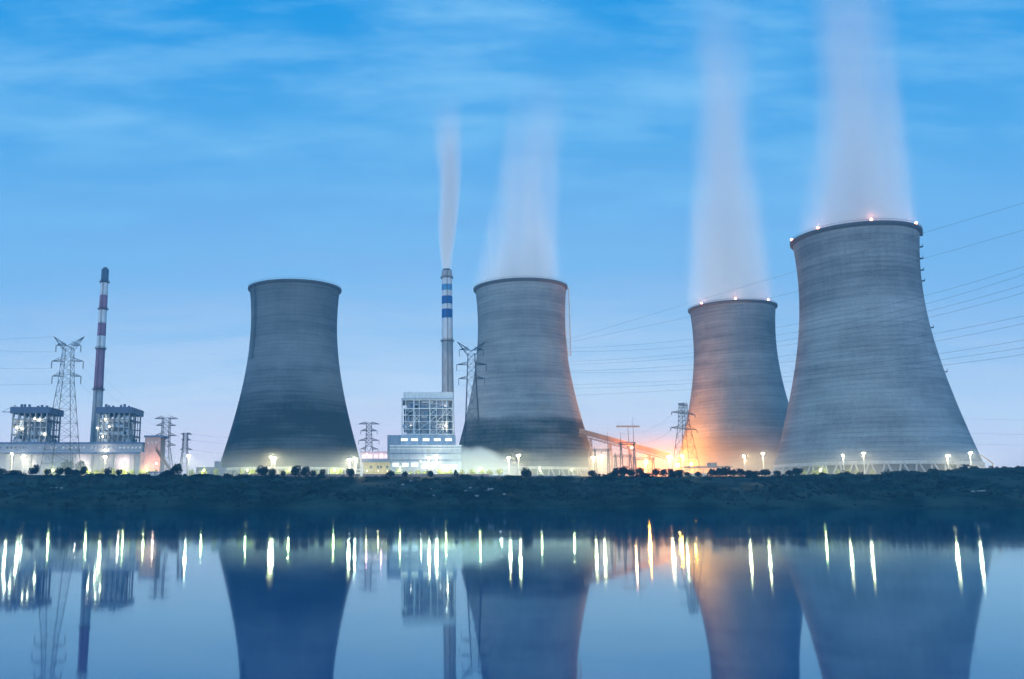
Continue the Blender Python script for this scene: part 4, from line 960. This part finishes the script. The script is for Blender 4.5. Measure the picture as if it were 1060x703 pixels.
# ---------------------------------------------------------------- steam, smoke, mist and haze
def volume_mat(name, col, build, aniso=-.7):
    t = MT(name); t.t.nodes.remove(t.b)
    v = t.n('ShaderNodeVolumePrincipled'); v.inputs['Color'].default_value = (*col,1); v.inputs['Anisotropy'].default_value = aniso
    t.l(v.outputs[0], t.out.inputs['Volume'])
    d = build(t)
    if isinstance(d, float): v.inputs['Density'].default_value = d
    else: t.l(d, v.inputs['Density'])
    return t.m
def plume(name, label, cat, X, Y, z0, R_0, R_1, hs, H, lean, D, Hd, seed, col=(.97,.99,1), wid=1.0):
    """a rising column: radius R_0 -> R_1 over height hs, leaning by lean(m) per metre, fading with height"""
    Rs = 1.22; R_0, R_1 = R_0*(1.10 if R_0 > 10 else 1.2), R_1*1.28
    def Rz(z): return R_1+(R_0-R_1)*math.exp(-z/hs)
    m = MB(); n = 24; zs = np.linspace(0,H,28)
    for z in zs:
        for i in range(n):
            a = 2*math.pi*i/n; m.v.append(Vector((lean*z+Rz(z)*math.cos(a), Rz(z)*math.sin(a), z)))
    for j in range(len(zs)-1):
        for i in range(n): m.f.append([j*n+i, j*n+(i+1)%n, (j+1)*n+(i+1)%n, (j+1)*n+i])
    m.f.append([i for i in range(n-1,-1,-1)]); m.f.append([(len(zs)-1)*n+i for i in range(n)])
    def build(t):
        x = t.xyz(); z = x['Z']
        ex = t.math('POWER', math.e, t.math('MULTIPLY', z, -1/hs)); rz = t.math('MULTIPLY_ADD', ex, R_0-R_1, R_1)
        nv = t.map((.038,.038,.0075),(seed,0,0)); ns = t.noise(1.0,5,nv,.58)
        dx = t.math('SUBTRACT', x['X'], t.math('MULTIPLY', z, lean))
        rr_ = t.math('SQRT', t.math('ADD', t.math('MULTIPLY', dx, dx), t.math('MULTIPLY', x['Y'], x['Y'])))
        q = t.math('DIVIDE', rr_, rz)
        q = t.math('ADD', q, t.math('MULTIPLY_ADD', ns, 1.7, -.85))
        rad_ = t.range(q, 1.0, .0)
        edge_ = t.range(t.math('DIVIDE', rr_, rz), 1.0, .75)
        fall = t.math('POWER', math.e, t.math('MULTIPLY', z, -1/Hd))
        top = t.range(z, H, H*.55)
        return t.math('MULTIPLY', t.math('MULTIPLY', t.math('MULTIPLY', rad_, edge_), t.math('MULTIPLY', fall, top)), D)
    o = m.build(name, volume_mat(name+'_'+str(seed), col, build), loc=(X,Y,z0))
    return tag(o, label, cat, 'steam and smoke plumes')
plume('steam_plume','short pale steam plume over the tower beside the blue banded chimney','steam plume', T2.location.x-2, T2.location.y, 174.8, 39.5, 25, 50, 200, .13, .13, 66, 1.5)
plume('steam_plume','narrow steam column rising out of the orange glowing tower','steam plume', T3.location.x-1, T3.location.y, 170.6, 39.5, 28, 50, 345, .012, .095, 120, 5.5)
plume('steam_plume','broad steam column rising out of the largest right-hand tower','steam plume', T4.location.x+2, T4.location.y, 169.3, 40, 25, 50, 240, .06, .080, 100, 9.5)
plume('smoke_plume','thin pinkish smoke streak above the blue and white banded chimney','smoke plume', X2, 770, zb2+H2+1.6, 4.4, 21, 150, 165, .012, .85, 52, 3.5, (1,1,1))

def mist_box(name, label, x0, x1, y0, y1, z0, z1, D, hz, col=(.95,.96,.95)):
    cx_, cy_ = (x0+x1)/2, (y0+y1)/2
    def build(t):
        x = t.xyz()
        fx = t.range(t.math('ABSOLUTE', x['X']), (x1-x0)/2, (x1-x0)/2-25); fy = t.range(t.math('ABSOLUTE', x['Y']), (y1-y0)/2, (y1-y0)/2*.5)
        fz = t.range(x['Z'], hz, 0.); nz = t.range(t.noise(.03,3), .3, .7, .6, 1.3)
        return t.math('MULTIPLY', t.math('MULTIPLY', t.math('MULTIPLY', fx, fy), t.math('MULTIPLY', fz, nz)), D)
    o = MB().span(x0-cx_,x1-cx_,y0-cy_,y1-cy_,0,z1-z0).build(name, volume_mat(name+label[:5], col, build, 0.), loc=(cx_,cy_,z0), kind='stuff')
    return tag(o, label, 'mist')
mist_box('ground_mist','thin mist lit by the floodlights along the bank crest', -275,350,444,474,13.2,42,.019,18)  # mist layer added to give the lamps their bloom halos
mist_box('ground_mist','glowing mist around the orange lamps before the third tower', 110,300,600,860,14.2,70,.0064,50,(1,.71,.28))  # mist added and tinted orange to stand in for lens flare
# drifting steam at the foot of the middle tower
def low_steam():
    Y = 640; a, b = at(452,480,Y), at(560,480,Y); cx_ = (a.x+b.x)/2; zb = gzf(cx_,Y); W = (b.x-a.x)/2; HH = 27.; DP = 16.
    def build(t):
        x = t.xyz()
        ns = t.noise(.055,5,t.map((1,1,1.5)),.55); n_ = t.math('MULTIPLY_ADD', ns, 12., -6.)
        top = t.range(x['X'], -W*.15, W*.95, 23., 5., False)                  # the bank of steam slopes down to the right
        zf = t.range(t.math('SUBTRACT', t.math('ADD', x['Z'], n_), top), 1.5, -6.)
        xf = t.math('MULTIPLY', t.range(t.math('ADD', x['X'], n_), -W+5, -W+14), t.range(t.math('ADD', x['X'], n_), W-4, W*.3))
        yf = t.range(t.math('ABSOLUTE', x['Y']), DP, DP*.4); cap_ = t.range(x['Z'], HH, HH-4)
        return t.math('MULTIPLY', t.math('MULTIPLY', t.math('MULTIPLY', zf, xf), t.math('MULTIPLY', yf, cap_)), .085)
    o = MB().span(-W,W,-DP,DP,0,HH).build('drifting_steam', volume_mat('low_steam', (.96,.98,.95), build, 0.), loc=(cx_,Y,zb+.1), kind='stuff')
    tag(o, 'low white steam drifting before the dark foot of the middle tower', 'steam')
    for px, side_ in ((478,'left'),(498,'middle'),(518,'right')):  # three unseen lamps added to brighten the steam
        p = at(px,486,618); r = thing('steam_fill_lamp','fill lamp added to brighten the drifting steam by the middle tower, '+side_+' one of three','fill lamp',(p.x,618,gzf(p.x,618)),0,'fill lamps by the steam')
        MB().bar((0,0,-.2),(0,0,4),.1,6).build('pole', M['white'], r); sphere(.3,8,5).build('lens', M['work_light'], r, True, loc=(0,0,4.2)); point_light(r,(0,.8,5),15000,(.92,1,.80),.5)
low_steam()

t = MT('evening_haze'); t.t.nodes.remove(t.b)
v_ = t.n('ShaderNodeVolumePrincipled'); v_.inputs['Color'].default_value = (.20,.70,1,1); v_.inputs['Density'].default_value = .00026; v_.inputs['Anisotropy'].default_value = .1
t.l(v_.outputs[0], t.out.inputs['Volume'])
o = MB().span(-950,950,-200,1550,-3.2,530).build('haze', t.m, kind='stuff')
tag(o, 'thin blue evening haze over the lake and power plant', 'haze')
